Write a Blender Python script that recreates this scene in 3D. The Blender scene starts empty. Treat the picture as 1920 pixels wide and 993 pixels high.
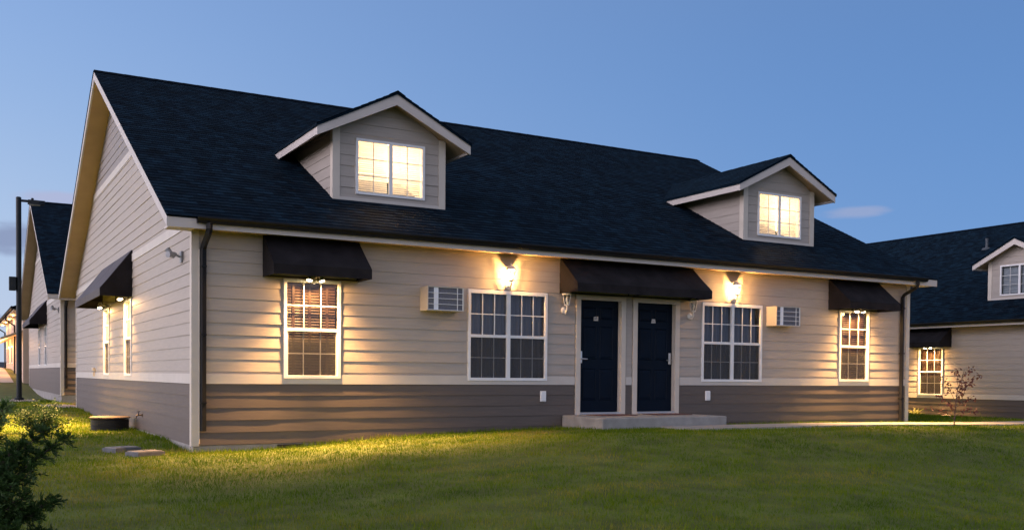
import bpy, math, random
import numpy as np
from mathutils import Vector, Matrix, noise
random.seed(7)
rng = np.random.default_rng(7)
SC = bpy.context.scene
COL = SC.collection
PI = math.pi
def R(a): return math.radians(a)

# ------------------------------------------------------------------ camera, sky, sun, exposure
CAM = Vector((-3.0336, -14.8646, 0.6437))
YAW, PITCH, ROLL = R(29.5378), R(-1.3044), R(0.4785)
fw = Vector((math.sin(YAW)*math.cos(PITCH), math.cos(YAW)*math.cos(PITCH), math.sin(PITCH)))
rt = Vector((math.cos(YAW), -math.sin(YAW), 0)); up = rt.cross(fw)
cr, sr = math.cos(ROLL), math.sin(ROLL)
r2 = rt*cr + up*sr; u2 = up*cr - rt*sr
cam = bpy.data.cameras.new('camera'); co = bpy.data.objects.new('camera', cam); COL.objects.link(co)
mw = Matrix((r2, u2, -fw)).transposed().to_4x4(); mw.translation = CAM; co.matrix_world = mw
cam.sensor_width = 36; cam.lens = 1843.5/1920*36; cam.shift_y = 248.5/1920
cam.clip_start = 0.05; cam.clip_end = 5000
SC.camera = co
SC.view_settings.view_transform = 'Standard'; SC.view_settings.look = 'None'
SC.view_settings.exposure = 0.3; SC.view_settings.gamma = 1
SC.cycles.use_denoising = True
SC.cycles.max_bounces = 8; SC.cycles.caustics_reflective = False; SC.cycles.caustics_refractive = False
SC.cycles.sample_clamp_indirect = 6

SUN_EL, SUN_AZ = R(1.0), R(-78)         # just above the horizon, out of frame on the left
world = bpy.data.worlds.new('World'); SC.world = world; world.use_nodes = True
nt = world.node_tree; nt.nodes.clear()
def N(t, **k):
    n = nt.nodes.new(t)
    for a, v in k.items(): setattr(n, a, v)
    return n
L = nt.links.new
wo = N('ShaderNodeOutputWorld'); bg = N('ShaderNodeBackground'); L(bg.outputs[0], wo.inputs[0])
sky = N('ShaderNodeTexSky', sky_type='NISHITA', sun_disc=False)
sky.sun_elevation = SUN_EL; sky.sun_rotation = SUN_AZ; sky.altitude = 300; sky.air_density = 1.0; sky.dust_density = 0.6; sky.ozone_density = 3.0
bg.inputs['Strength'].default_value = 0.1
SKY_OUT = None
def sky_nodes():
    """dusk gradient: Nishita colour mixed with a twilight ramp over the height and the bearing"""
    tc = N('ShaderNodeTexCoord'); nrm = N('ShaderNodeVectorMath', operation='NORMALIZE'); L(tc.outputs['Generated'], nrm.inputs[0])
    sep = N('ShaderNodeSeparateXYZ'); L(nrm.outputs[0], sep.inputs[0])
    def ramp(stops):
        r = N('ShaderNodeValToRGB'); cr_ = r.color_ramp; cr_.interpolation = 'B_SPLINE'
        while len(cr_.elements) < len(stops): cr_.elements.new(0.5)
        for e, (p, c) in zip(cr_.elements, stops): e.position = p; e.color = (*c, 1)
        return r
    # bearing towards the glow: dot of the horizontal direction with the afterglow direction
    dot = N('ShaderNodeVectorMath', operation='DOT_PRODUCT'); L(nrm.outputs[0], dot.inputs[0]); dot.inputs[1].default_value = (math.sin(SUN_AZ), math.cos(SUN_AZ), 0)
    mr = N('ShaderNodeMapRange'); mr.inputs['From Min'].default_value = -1; mr.inputs['From Max'].default_value = 1; L(dot.outputs['Value'], mr.inputs['Value'])
    cool = ramp(COOL); warm = ramp(WARM)
    L(sep.outputs['Z'], cool.inputs['Fac']); L(sep.outputs['Z'], warm.inputs['Fac'])
    bl = ramp(BLEND); L(mr.outputs[0], bl.inputs['Fac'])
    mx = N('ShaderNodeMixRGB'); L(bl.outputs[0], mx.inputs['Fac']); L(cool.outputs[0], mx.inputs['Color1']); L(warm.outputs[0], mx.inputs['Color2'])
    # afterglow lobe low in the west
    lobe = N('ShaderNodeMapRange', interpolation_type='SMOOTHERSTEP'); lobe.inputs['From Min'].default_value = 0.55; lobe.inputs['From Max'].default_value = 1.0
    L(dot.outputs['Value'], lobe.inputs['Value'])
    gl = N('ShaderNodeMixRGB', blend_type='ADD'); L(mx.outputs[0], gl.inputs['Color1']); gl.inputs['Color2'].default_value = GLOW
    L(lobe.outputs[0], gl.inputs['Fac'])
    bdot = N('ShaderNodeVectorMath', operation='DOT_PRODUCT'); L(nrm.outputs[0], bdot.inputs[0]); bdot.inputs[1].default_value = (math.sin(BACK_AZ), math.cos(BACK_AZ), 0)
    bl2 = N('ShaderNodeMapRange', interpolation_type='SMOOTHSTEP'); bl2.inputs['From Min'].default_value = 0.15; bl2.inputs['From Max'].default_value = 0.95; L(bdot.outputs['Value'], bl2.inputs['Value'])
    g3 = N('ShaderNodeMixRGB', blend_type='ADD'); L(gl.outputs[0], g3.inputs['Color1']); g3.inputs['Color2'].default_value = BACK; L(bl2.outputs[0], g3.inputs['Fac']); gl = g3
    # faint clouds low over the left and one over the right-hand roof
    cur = gl.outputs[0]
    for (d, rx, rz, col, amt) in CLOUDS:
        d = Vector(d).normalized(); side = Vector((d.y, -d.x, 0)).normalized(); upv = side.cross(d)
        a = N('ShaderNodeVectorMath', operation='DOT_PRODUCT'); L(nrm.outputs[0], a.inputs[0]); a.inputs[1].default_value = side/rx
        b = N('ShaderNodeVectorMath', operation='DOT_PRODUCT'); L(nrm.outputs[0], b.inputs[0]); b.inputs[1].default_value = upv/rz
        f_ = N('ShaderNodeVectorMath', operation='DOT_PRODUCT'); L(nrm.outputs[0], f_.inputs[0]); f_.inputs[1].default_value = d
        off = d.dot(upv)/rz
        a2 = N('ShaderNodeMath', operation='POWER'); ab = N('ShaderNodeMath', operation='ABSOLUTE'); L(a.outputs['Value'], ab.inputs[0]); L(ab.outputs[0], a2.inputs[0]); a2.inputs[1].default_value = 2
        b2 = N('ShaderNodeMath', operation='POWER'); bb = N('ShaderNodeMath', operation='ABSOLUTE'); L(b.outputs['Value'], bb.inputs[0]); L(bb.outputs[0], b2.inputs[0]); b2.inputs[1].default_value = 2
        s = N('ShaderNodeMath', operation='ADD'); L(a2.outputs[0], s.inputs[0]); L(b2.outputs[0], s.inputs[1])
        mp = N('ShaderNodeMapping'); L(nrm.outputs[0], mp.inputs['Vector']); mp.inputs['Scale'].default_value = (14, 14, 60)
        nz = N('ShaderNodeTexNoise'); L(mp.outputs[0], nz.inputs['Vector']); nz.inputs['Scale'].default_value = 1.6; nz.inputs['Detail'].default_value = 5
        s2 = N('ShaderNodeMath', operation='MULTIPLY_ADD'); L(nz.outputs['Fac'], s2.inputs[0]); s2.inputs[1].default_value = -1.7; L(s.outputs[0], s2.inputs[2])
        m = N('ShaderNodeMapRange', interpolation_type='SMOOTHSTEP'); L(s2.outputs[0], m.inputs['Value']); m.inputs['From Min'].default_value = 0.25; m.inputs['From Max'].default_value = -0.75
        g = N('ShaderNodeMath', operation='MULTIPLY'); L(m.outputs[0], g.inputs[0]); g.inputs[1].default_value = amt
        fr = N('ShaderNodeMath', operation='GREATER_THAN'); L(f_.outputs['Value'], fr.inputs[0]); fr.inputs[1].default_value = 0.5
        g2 = N('ShaderNodeMath', operation='MULTIPLY'); L(g.outputs[0], g2.inputs[0]); L(fr.outputs[0], g2.inputs[1])
        cm = N('ShaderNodeMixRGB'); L(g2.outputs[0], cm.inputs['Fac']); L(cur, cm.inputs['Color1']); cm.inputs['Color2'].default_value = (*col, 1)
        cur = cm.outputs[0]
    # keep a share of the physical sky
    sc_ = N('ShaderNodeMixRGB', blend_type='MULTIPLY'); sc_.inputs['Fac'].default_value = 1; L(cur, sc_.inputs['Color1']); sc_.inputs['Color2'].default_value = (10, 10, 10, 1)
    fin = N('ShaderNodeMixRGB'); fin.inputs['Fac'].default_value = 0.12; L(sc_.outputs[0], fin.inputs['Color1']); L(sky.outputs[0], fin.inputs['Color2'])
    L(fin.outputs[0], bg.inputs['Color'])
COOL = [(0.0, (.175, .330, .620)), (0.15, (.135, .285, .590)), (0.36, (.088, .205, .475)), (0.6, (.17, .23, .36)), (1.0, (.20, .25, .34))]
WARM = [(0.0, (.70, .72, .78)), (0.10, (.58, .68, .82)), (0.24, (.37, .53, .80)), (0.40, (.255, .41, .76)), (0.6, (.22, .28, .40)), (1.0, (.20, .25, .34))]
BLEND = [(0.30, (0, 0, 0)), (0.72, (1, 1, 1)), (1.0, (1, 1, 1))]
GLOW = (3.05, 2.65, 3.0, 1)
BACK = (.46, .37, .37, 1)      # paler sky behind the camera, never in frame
BACK_AZ = R(196)
CLOUDS = [((0.7416, 0.6523, 0.1565), .034, .007, (.30, .36, .56), .75),
          ((0.050, 0.991, 0.1190), .060, .017, (.25, .31, .48), 1.0),
          ((0.085, 0.984, 0.157), .045, .008, (.40, .43, .62), .8),
          ((0.02, 0.995, 0.045), .07, .006, (.26, .33, .52), .7)]
sky_nodes()
sl = bpy.data.lights.new('sun', 'SUN'); sl.energy = 0.25; sl.angle = R(40); sl.color = (1.0, .82, .74)
so = bpy.data.objects.new('sun', sl); COL.objects.link(so)
so.rotation_euler = Vector((-math.sin(SUN_AZ)*math.cos(R(12)), -math.cos(SUN_AZ)*math.cos(R(12)), -math.sin(R(12)))).to_track_quat('-Z', 'Y').to_euler()
WARM_LAMP = (1.0, .53, .19)
FLOOD_W, DOWN_W, BEAM_W, GABLE_BEAM_W, LANTERN_W = 40, 250, 2300, 4700, 640
LANTERN_COL = (1.0, .50, .15)

# ------------------------------------------------------------------ materials
MATS = {}
def mat(name, col, rough=.6, var=0, vscale=3., metal=0, bump=0, bscale=60, spec=.4, emit=None, estr=0, stretch=(1, 1, 1)):
    if name in MATS: return MATS[name]
    m = bpy.data.materials.new(name); m.use_nodes = True; t = m.node_tree; b = t.nodes['Principled BSDF']
    b.inputs['Base Color'].default_value = (*col, 1); b.inputs['Roughness'].default_value = rough; b.inputs['Metallic'].default_value = metal
    b.inputs['Specular IOR Level'].default_value = spec
    if var or bump:
        tc = t.nodes.new('ShaderNodeTexCoord'); mp = t.nodes.new('ShaderNodeMapping'); mp.inputs['Scale'].default_value = stretch
        t.links.new(tc.outputs['Object'], mp.inputs['Vector'])
    if var:
        nz = t.nodes.new('ShaderNodeTexNoise'); nz.inputs['Scale'].default_value = vscale; nz.inputs['Detail'].default_value = 6
        t.links.new(mp.outputs[0], nz.inputs['Vector'])
        r = t.nodes.new('ShaderNodeValToRGB'); r.color_ramp.elements[0].position = .3; r.color_ramp.elements[1].position = .7
        r.color_ramp.elements[0].color = (*[c*(1-var) for c in col], 1); r.color_ramp.elements[1].color = (*[min(1, c*(1+var)) for c in col], 1)
        t.links.new(nz.outputs['Fac'], r.inputs[0]); t.links.new(r.outputs[0], b.inputs['Base Color'])
    if bump:
        n2 = t.nodes.new('ShaderNodeTexNoise'); n2.inputs['Scale'].default_value = bscale; n2.inputs['Detail'].default_value = 4
        t.links.new(mp.outputs[0], n2.inputs['Vector'])
        bp = t.nodes.new('ShaderNodeBump'); bp.inputs['Strength'].default_value = bump; bp.inputs['Distance'].default_value = .01
        t.links.new(n2.outputs['Fac'], bp.inputs['Height']); t.links.new(bp.outputs[0], b.inputs['Normal'])
    if emit:
        b.inputs['Emission Color'].default_value = (*emit, 1); b.inputs['Emission Strength'].default_value = estr
    MATS[name] = m; return m
GRAIN = (1.2, 1.2, 14)
M_TAN = mat('tan_lap_siding_paint', (.40, .350, .300), .62, .06, 2.2, bump=.15, bscale=9, stretch=GRAIN)
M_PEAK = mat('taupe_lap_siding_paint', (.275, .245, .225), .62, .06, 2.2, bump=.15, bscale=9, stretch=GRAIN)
M_BRN = mat('brown_lap_siding_paint', (.116, .092, .077), .6, .08, 2.2, bump=.15, bscale=9, stretch=GRAIN)
M_BAND = mat('pale_band_paint', (.56, .51, .45), .55, .05, 3, bump=.1, bscale=30)
M_TRIM = mat('cream_trim_paint', (.60, .53, .44), .5, .05, 3, bump=.1, bscale=30)
M_FASC = mat('pale_fascia_paint', (.56, .50, .45), .5, .06, 3, bump=.1, bscale=30)
M_SOFF = mat('tan_soffit_paint', (.46, .33, .19), .7, .08, 2)
M_WHITE = mat('white_vinyl', (.80, .79, .77), .35, .03, 6)
M_LANT = mat('white_lantern_enamel', (.78, .75, .71), .4, .06, 20)
M_BLACK = mat('black_gutter_enamel', (.009, .009, .010), .5, .2, 8, spec=.2)
M_AWN = mat('dark_awning_canvas', (.018, .0155, .0165), .9, .35, 3.5, bump=.25, bscale=90, spec=.15)
M_AWNG = mat('skylit_grey_awning_canvas', (.105, .098, .108), .85, .15, 2.5, bump=.25, bscale=90, spec=.2)  # dark awning canvas painted lighter to carry the bright sky on the gable awnings
M_DOOR = mat('navy_door_paint', (.0012, .0062, .0155), .5, .15, 4, bump=.05, bscale=60, spec=.12)
M_CHROME = mat('brushed_nickel', (.62, .60, .57), .28, .05, 30, metal=1)
M_CONC = mat('concrete', (.29, .275, .25), .9, .16, 5, bump=.4, bscale=70)
M_FOUND = mat('foundation_concrete', (.30, .28, .26), .95, .2, 4, bump=.4, bscale=60)
M_AC = mat('beige_sheet_metal', (.52, .47, .40), .45, .05, 8)
M_ACIN = mat('condenser_fins', (.24, .24, .27), .5, .15, 40, metal=.2)
M_GREYM = mat('grey_cast_metal', (.30, .31, .33), .5, .1, 20, metal=.3)
M_DARK = mat('dark_room', (.015, .014, .016), .9, .1, 3)
M_BULB = mat('glowing_lamp', (1, .9, .7), .4, emit=(1.0, .74, .42), estr=28)
M_BLINDB = mat('brown_blind', (.105, .060, .041), .5, .12, 6)
M_BLINDW = mat('cream_blind', (.62, .56, .46), .5, .06, 6)
M_DRAPE = mat('grey_drape', (.10, .10, .12), .85, .25, 5, stretch=(5, 5, .3))
M_ROOM = mat('cream_room_paint', (.78, .72, .62), .8, .03, 2)
def blind_material():
    m = bpy.data.materials.new('lamplit_cream_blind'); m.use_nodes = True; t = m.node_tree; p = t.nodes['Principled BSDF']
    p.inputs['Base Color'].default_value = (.80, .74, .66, 1); p.inputs['Roughness'].default_value = .5
    tr = t.nodes.new('ShaderNodeBsdfTranslucent'); tr.inputs['Color'].default_value = (.86, .78, .68, 1); mx = t.nodes.new('ShaderNodeMixShader'); mx.inputs[0].default_value = .55
    t.links.new(p.outputs[0], mx.inputs[1]); t.links.new(tr.outputs[0], mx.inputs[2]); t.links.new(mx.outputs[0], t.nodes['Material Output'].inputs['Surface']); return m
M_LITB = blind_material(); ROOM_W = 62
M_MAT = mat('rust_brown_doormat', (.12, .055, .045), .95, .35, 30, bump=.6, bscale=200)
M_PLATE = mat('pale_number_plate', (.55, .50, .44), .4, .05, 20)
M_INK = mat('dark_numerals', (.24, .21, .19), .6)
M_LID = mat('tan_lid', (.12, .085, .06), .85, .2, 8, bump=.3, bscale=40)
M_PLASTIC = mat('black_corrugated_plastic', (.018, .018, .02), .5, .2, 10)
M_VALVE = mat('grey_valve_box', (.11, .11, .115), .8, .15, 12, bump=.3, bscale=50)
M_POLE = mat('dark_bronze_pole', (.010, .014, .016), .5, .2, 5, spec=.3)
M_BARK = mat('reddish_bark', (.10, .06, .045), .9, .3, 20, bump=.5, bscale=50)
M_JBARK = mat('grey_juniper_bark', (.045, .036, .028), .95, .3, 20, bump=.5, bscale=50)
M_ROCK = mat('pale_landscape_rock', (.50, .42, .36), .9, .25, 9, bump=.5, bscale=30)

def leafmat(name, a, b, rough=.6, trans=.25, scale=3.):
    m = bpy.data.materials.new(name); m.use_nodes = True; t = m.node_tree; p = t.nodes['Principled BSDF']
    geo = t.nodes.new('ShaderNodeNewGeometry'); tc = t.nodes.new('ShaderNodeTexCoord')
    nz = t.nodes.new('ShaderNodeTexNoise'); nz.inputs['Scale'].default_value = scale; nz.inputs['Detail'].default_value = 5; t.links.new(tc.outputs['Object'], nz.inputs['Vector'])
    ad = t.nodes.new('ShaderNodeMath'); ad.operation = 'MULTIPLY_ADD'; t.links.new(geo.outputs['Random Per Island'], ad.inputs[0]); ad.inputs[1].default_value = .5
    md = t.nodes.new('ShaderNodeMath'); md.operation = 'SUBTRACT'; t.links.new(nz.outputs['Fac'], md.inputs[0]); md.inputs[1].default_value = .25
    t.links.new(md.outputs[0], ad.inputs[2])
    r = t.nodes.new('ShaderNodeValToRGB'); r.color_ramp.elements[0].position = .15; r.color_ramp.elements[1].position = .85
    r.color_ramp.elements[0].color = (*a, 1); r.color_ramp.elements[1].color = (*b, 1); t.links.new(ad.outputs[0], r.inputs[0])
    t.links.new(r.outputs[0], p.inputs['Base Color']); p.inputs['Roughness'].default_value = rough; p.inputs['Specular IOR Level'].default_value = .25
    tr = t.nodes.new('ShaderNodeBsdfTranslucent'); t.links.new(r.outputs[0], tr.inputs['Color'])
    mx = t.nodes.new('ShaderNodeMixShader'); mx.inputs[0].default_value = trans
    t.links.new(p.outputs[0], mx.inputs[1]); t.links.new(tr.outputs[0], mx.inputs[2])
    t.links.new(mx.outputs[0], t.nodes['Material Output'].inputs['Surface']); return m
M_JUN = leafmat('juniper_green', (.010, .034, .006), (.055, .110, .022), scale=6)
M_JUNL = leafmat('juniper_pale_green', (.09, .16, .04), (.24, .32, .11), scale=6)
M_RED = leafmat('dark_red_leaves', (.085, .030, .026), (.20, .085, .065))
M_TUFT = leafmat('yellow_green_blades', (.10, .13, .03), (.28, .27, .10))
M_DRY = leafmat('dry_red_stems', (.10, .045, .025), (.22, .10, .06))

def grass_material():
    m = bpy.data.materials.new('lawn_blades'); m.use_nodes = True; t = m.node_tree; p = t.nodes['Principled BSDF']
    tc = t.nodes.new('ShaderNodeTexCoord'); geo = t.nodes.new('ShaderNodeNewGeometry')
    def noise_(s, d=4):
        n = t.nodes.new('ShaderNodeTexNoise'); n.inputs['Scale'].default_value = s; n.inputs['Detail'].default_value = d; t.links.new(tc.outputs['Object'], n.inputs['Vector']); return n
    n1, n2 = noise_(.55, 3), noise_(3.2, 5)
    mp = t.nodes.new('ShaderNodeMapping'); mp.inputs['Rotation'].default_value = (0, 0, R(-32)); mp.inputs['Scale'].default_value = (.12, 1.5, 1); t.links.new(tc.outputs['Object'], mp.inputs['Vector'])
    n3 = t.nodes.new('ShaderNodeTexNoise'); n3.inputs['Scale'].default_value = 1.4; n3.inputs['Detail'].default_value = 4; t.links.new(mp.outputs[0], n3.inputs['Vector'])
    def math_(op, a, b):
        n = t.nodes.new('ShaderNodeMath'); n.operation = op
        for i, v in enumerate((a, b)):
            if isinstance(v, (int, float)): n.inputs[i].default_value = v
            else: t.links.new(v, n.inputs[i])
        return n.outputs[0]
    f = math_('ADD', math_('MULTIPLY', n1.outputs['Fac'], 1.3), math_('MULTIPLY', n2.outputs['Fac'], .7))
    f = math_('ADD', f, math_('MULTIPLY', geo.outputs['Random Per Island'], .32))
    f = math_('ADD', f, math_('MULTIPLY', n3.outputs['Fac'], 1.1)); f = math_('SUBTRACT', f, 1.25)
    r = t.nodes.new('ShaderNodeValToRGB'); e = r.color_ramp.elements
    e[0].position = .18; e[0].color = (.062, .114, .005, 1); e[1].position = .85; e[1].color = (.29, .245, .05, 1)
    k = e.new(.45); k.color = (.116, .184, .006, 1); k = e.new(.65); k.color = (.180, .214, .012, 1)
    t.links.new(f, r.inputs[0]); t.links.new(r.outputs[0], p.inputs['Base Color']); p.inputs['Roughness'].default_value = .65; p.inputs['Specular IOR Level'].default_value = .08
    tr = t.nodes.new('ShaderNodeBsdfTranslucent'); t.links.new(r.outputs[0], tr.inputs['Color'])
    mx = t.nodes.new('ShaderNodeMixShader'); mx.inputs[0].default_value = .35
    t.links.new(p.outputs[0], mx.inputs[1]); t.links.new(tr.outputs[0], mx.inputs[2]); t.links.new(mx.outputs[0], t.nodes['Material Output'].inputs['Surface'])
    return m
M_GRASS = grass_material()
M_SOIL = mat('soil_and_thatch', (.085, .105, .014), .95, .35, 2.5, bump=.6, bscale=40)
M_HILL = mat('distant_hill', (.05, .06, .07), .95, .2, .02)

def glass_material():
    m = bpy.data.materials.new('window_glass'); m.use_nodes = True; t = m.node_tree; t.nodes.clear()
    o = t.nodes.new('ShaderNodeOutputMaterial'); g = t.nodes.new('ShaderNodeBsdfGlossy'); g.inputs['Roughness'].default_value = .02; g.inputs['Color'].default_value = (.95, .97, 1, 1)
    tr = t.nodes.new('ShaderNodeBsdfTransparent'); tr.inputs['Color'].default_value = (.80, .82, .82, 1)
    lw = t.nodes.new('ShaderNodeLayerWeight'); lw.inputs['Blend'].default_value = .5; fr = t.nodes.new('ShaderNodeMath'); fr.operation = 'POWER'; fr.inputs[1].default_value = 5; t.links.new(lw.outputs['Facing'], fr.inputs[0])
    mu = t.nodes.new('ShaderNodeMath'); mu.operation = 'MULTIPLY_ADD'; mu.inputs[1].default_value = .94; mu.inputs[2].default_value = .045; t.links.new(fr.outputs[0], mu.inputs[0])
    tc = t.nodes.new('ShaderNodeTexCoord'); nz = t.nodes.new('ShaderNodeTexNoise'); nz.inputs['Scale'].default_value = 1.7; t.links.new(tc.outputs['Object'], nz.inputs['Vector'])
    bp = t.nodes.new('ShaderNodeBump'); bp.inputs['Strength'].default_value = .05; bp.inputs['Distance'].default_value = .05; t.links.new(nz.outputs['Fac'], bp.inputs['Height']); t.links.new(bp.outputs[0], g.inputs['Normal'])
    mx = t.nodes.new('ShaderNodeMixShader'); t.links.new(mu.outputs[0], mx.inputs[0]); t.links.new(tr.outputs[0], mx.inputs[1]); t.links.new(g.outputs[0], mx.inputs[2]); t.links.new(mx.outputs[0], o.inputs[0])
    return m
M_GLASS = glass_material()
def screen_material():
    m = bpy.data.materials.new('insect_screen'); m.use_nodes = True; t = m.node_tree; p = t.nodes['Principled BSDF']
    p.inputs['Base Color'].default_value = (.058, .054, .050, 1); p.inputs['Roughness'].default_value = .7
    tr = t.nodes.new('ShaderNodeBsdfTransparent'); mx = t.nodes.new('ShaderNodeMixShader'); mx.inputs[0].default_value = .55
    t.links.new(tr.outputs[0], mx.inputs[1]); t.links.new(p.outputs[0], mx.inputs[2]); t.links.new(mx.outputs[0], t.nodes['Material Output'].inputs['Surface']); return m
M_SCREEN = screen_material()
def shingle_material():
    m = bpy.data.materials.new('dark_asphalt_shingles'); m.use_nodes = True; t = m.node_tree; p = t.nodes['Principled BSDF']
    uv = t.nodes.new('ShaderNodeTexCoord'); br = t.nodes.new('ShaderNodeTexBrick'); t.links.new(uv.outputs['UV'], br.inputs['Vector'])
    br.offset = .43; br.offset_frequency = 2; br.inputs['Scale'].default_value = 1; br.inputs['Brick Width'].default_value = .17; br.inputs['Row Height'].default_value = .145
    br.inputs['Mortar Size'].default_value = .004; br.inputs['Bias'].default_value = -.1
    br.inputs['Color1'].default_value = (.0008, .0052, .0115, 1); br.inputs['Color2'].default_value = (.0060, .0190, .033, 1); br.inputs['Mortar'].default_value = (.0006, .003, .007, 1)
    nz = t.nodes.new('ShaderNodeTexNoise'); nz.inputs['Scale'].default_value = 2.6; nz.inputs['Detail'].default_value = 8; t.links.new(uv.outputs['UV'], nz.inputs['Vector'])
    mr = t.nodes.new('ShaderNodeMapRange'); mr.inputs['From Min'].default_value = .3; mr.inputs['From Max'].default_value = .7; mr.inputs['To Min'].default_value = .55; mr.inputs['To Max'].default_value = 1.45; t.links.new(nz.outputs['Fac'], mr.inputs['Value'])
    mu = t.nodes.new('ShaderNodeVectorMath'); mu.operation = 'SCALE'; t.links.new(br.outputs['Color'], mu.inputs[0]); t.links.new(mr.outputs[0], mu.inputs['Scale'])
    t.links.new(mu.outputs[0], p.inputs['Base Color']); p.inputs['Roughness'].default_value = .8; p.inputs['Specular IOR Level'].default_value = .06
    n2 = t.nodes.new('ShaderNodeTexNoise'); n2.inputs['Scale'].default_value = 90; t.links.new(uv.outputs['UV'], n2.inputs['Vector'])
    bp = t.nodes.new('ShaderNodeBump'); bp.inputs['Strength'].default_value = .5; bp.inputs['Distance'].default_value = .006; t.links.new(n2.outputs['Fac'], bp.inputs['Height']); t.links.new(bp.outputs[0], p.inputs['Normal'])
    return m
M_SHING = shingle_material()

# ------------------------------------------------------------------ mesh helpers
class MB:
    def __init__(s): s.v = []; s.f = []; s.uv = {}
    def quad(s, pts, uv=None):
        i = len(s.v); s.v += [tuple(p) for p in pts]; s.f.append(tuple(range(i, i+len(pts))))
        if uv: s.uv[len(s.f)-1] = uv
    def box(s, x0, x1, y0, y1, z0, z1, ch=0):
        if ch <= 0 or min(abs(x1-x0), abs(y1-y0), abs(z1-z0)) < 2.5*ch:
            i = len(s.v); s.v += [(x, y, z) for z in (z0, z1) for y in (y0, y1) for x in (x0, x1)]
            s.f += [tuple(i+k for k in q) for q in ((0, 2, 3, 1), (4, 5, 7, 6), (0, 1, 5, 4), (2, 6, 7, 3), (0, 4, 6, 2), (1, 3, 7, 5))]
            return
        import bmesh
        bm = bmesh.new(); bmesh.ops.create_cube(bm, size=1)
        for v in bm.verts: v.co = Vector(((x0+x1)/2+v.co.x*(x1-x0), (y0+y1)/2+v.co.y*(y1-y0), (z0+z1)/2+v.co.z*(z1-z0)))
        bmesh.ops.bevel(bm, geom=bm.edges[:], offset=ch, segments=2, affect='EDGES', profile=.5)
        s.addbm(bm)
    def addbm(s, bm, M=None):
        bm.verts.index_update(); i = len(s.v)
        s.v += [tuple((M @ v.co) if M else v.co) for v in bm.verts]
        s.f += [tuple(i+v.index for v in f.verts) for f in bm.faces]; bm.free()
    def prism(s, poly, vec):
        vec = Vector(vec); n = len(poly); i = len(s.v); s.v += [tuple(p) for p in poly] + [tuple(Vector(p)+vec) for p in poly]
        s.f.append(tuple(range(i, i+n))); s.f.append(tuple(range(i+2*n-1, i+n-1, -1)))
        for k in range(n): s.f.append((i+k, i+(k+1) % n, i+n+(k+1) % n, i+n+k))
    def tube(s, path, r, n=8, cap=True):
        path = [Vector(p) for p in path]; rs = r if isinstance(r, (list, tuple)) else [r]*len(path); base = len(s.v)
        ref = None
        for k, p in enumerate(path):
            d = (path[min(k+1, len(path)-1)]-path[max(k-1, 0)]).normalized()
            if ref is None: ref = d.orthogonal().normalized()
            ref = (ref-d*ref.dot(d)).normalized() if (ref-d*ref.dot(d)).length > 1e-6 else d.orthogonal().normalized()
            b = d.cross(ref)
            for j in range(n):
                a = 2*PI*j/n + (PI/n if n == 4 else 0); s.v.append(tuple(p+(ref*math.cos(a)+b*math.sin(a))*rs[k]))
        for k in range(len(path)-1):
            for j in range(n): s.f.append((base+k*n+j, base+k*n+(j+1) % n, base+(k+1)*n+(j+1) % n, base+(k+1)*n+j))
        if cap:
            s.f.append(tuple(base+j for j in range(n))[::-1]); e = base+(len(path)-1)*n; s.f.append(tuple(e+j for j in range(n)))
    def lathe(s, prof, o=(0, 0, 0), axis=(0, 0, 1), n=12):
        o = Vector(o); ax = Vector(axis).normalized(); u = ax.orthogonal().normalized(); w = ax.cross(u); base = len(s.v)
        for (r, h) in prof:
            for j in range(n):
                a = 2*PI*j/n; s.v.append(tuple(o+ax*h+(u*math.cos(a)+w*math.sin(a))*r))
        for k in range(len(prof)-1):
            for j in range(n): s.f.append((base+k*n+j, base+k*n+(j+1) % n, base+(k+1)*n+(j+1) % n, base+(k+1)*n+j))
        s.f.append(tuple(base+j for j in range(n))[::-1]); e = base+(len(prof)-1)*n; s.f.append(tuple(e+j for j in range(n)))
    def build(s, name, m, parent=None, smooth=False, loc=(0, 0, 0), rz=0):
        me = bpy.data.meshes.new(name); me.from_pydata(s.v, [], s.f)
        if s.uv:
            ul = me.uv_layers.new(name='UVMap')
            for fi, uvs in s.uv.items():
                p = me.polygons[fi]
                for li, q in zip(p.loop_indices, uvs): ul.data[li].uv = q
        if m: me.materials.append(m)
        if smooth: me.polygons.foreach_set('use_smooth', [True]*len(me.polygons))
        me.update(); o = bpy.data.objects.new(name, me); COL.objects.link(o); o.location = loc; o.rotation_euler = (0, 0, rz)
        if parent: o.parent = parent
        return o
def tag(o, label=None, cat=None, group=None, kind=None):
    for k, v in (('label', label), ('category', cat), ('group', group), ('kind', kind)):
        if v: o[k] = v
    return o
def thing(name, label, cat, M=None, group=None):
    o = bpy.data.objects.new(name, None); COL.objects.link(o); o.empty_display_size = .2
    if M is not None: o.matrix_world = M
    return tag(o, label, cat, group)
def copy_tree(o, parent=None, top=True):
    c = o.copy(); COL.objects.link(c)
    if parent: c.parent = parent
    for ch in list(o.children): copy_tree(ch, c, False)
    return c
def T(x, y, z, rz=0): return Matrix.Translation((x, y, z)) @ Matrix.Rotation(rz, 4, 'Z')

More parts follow.
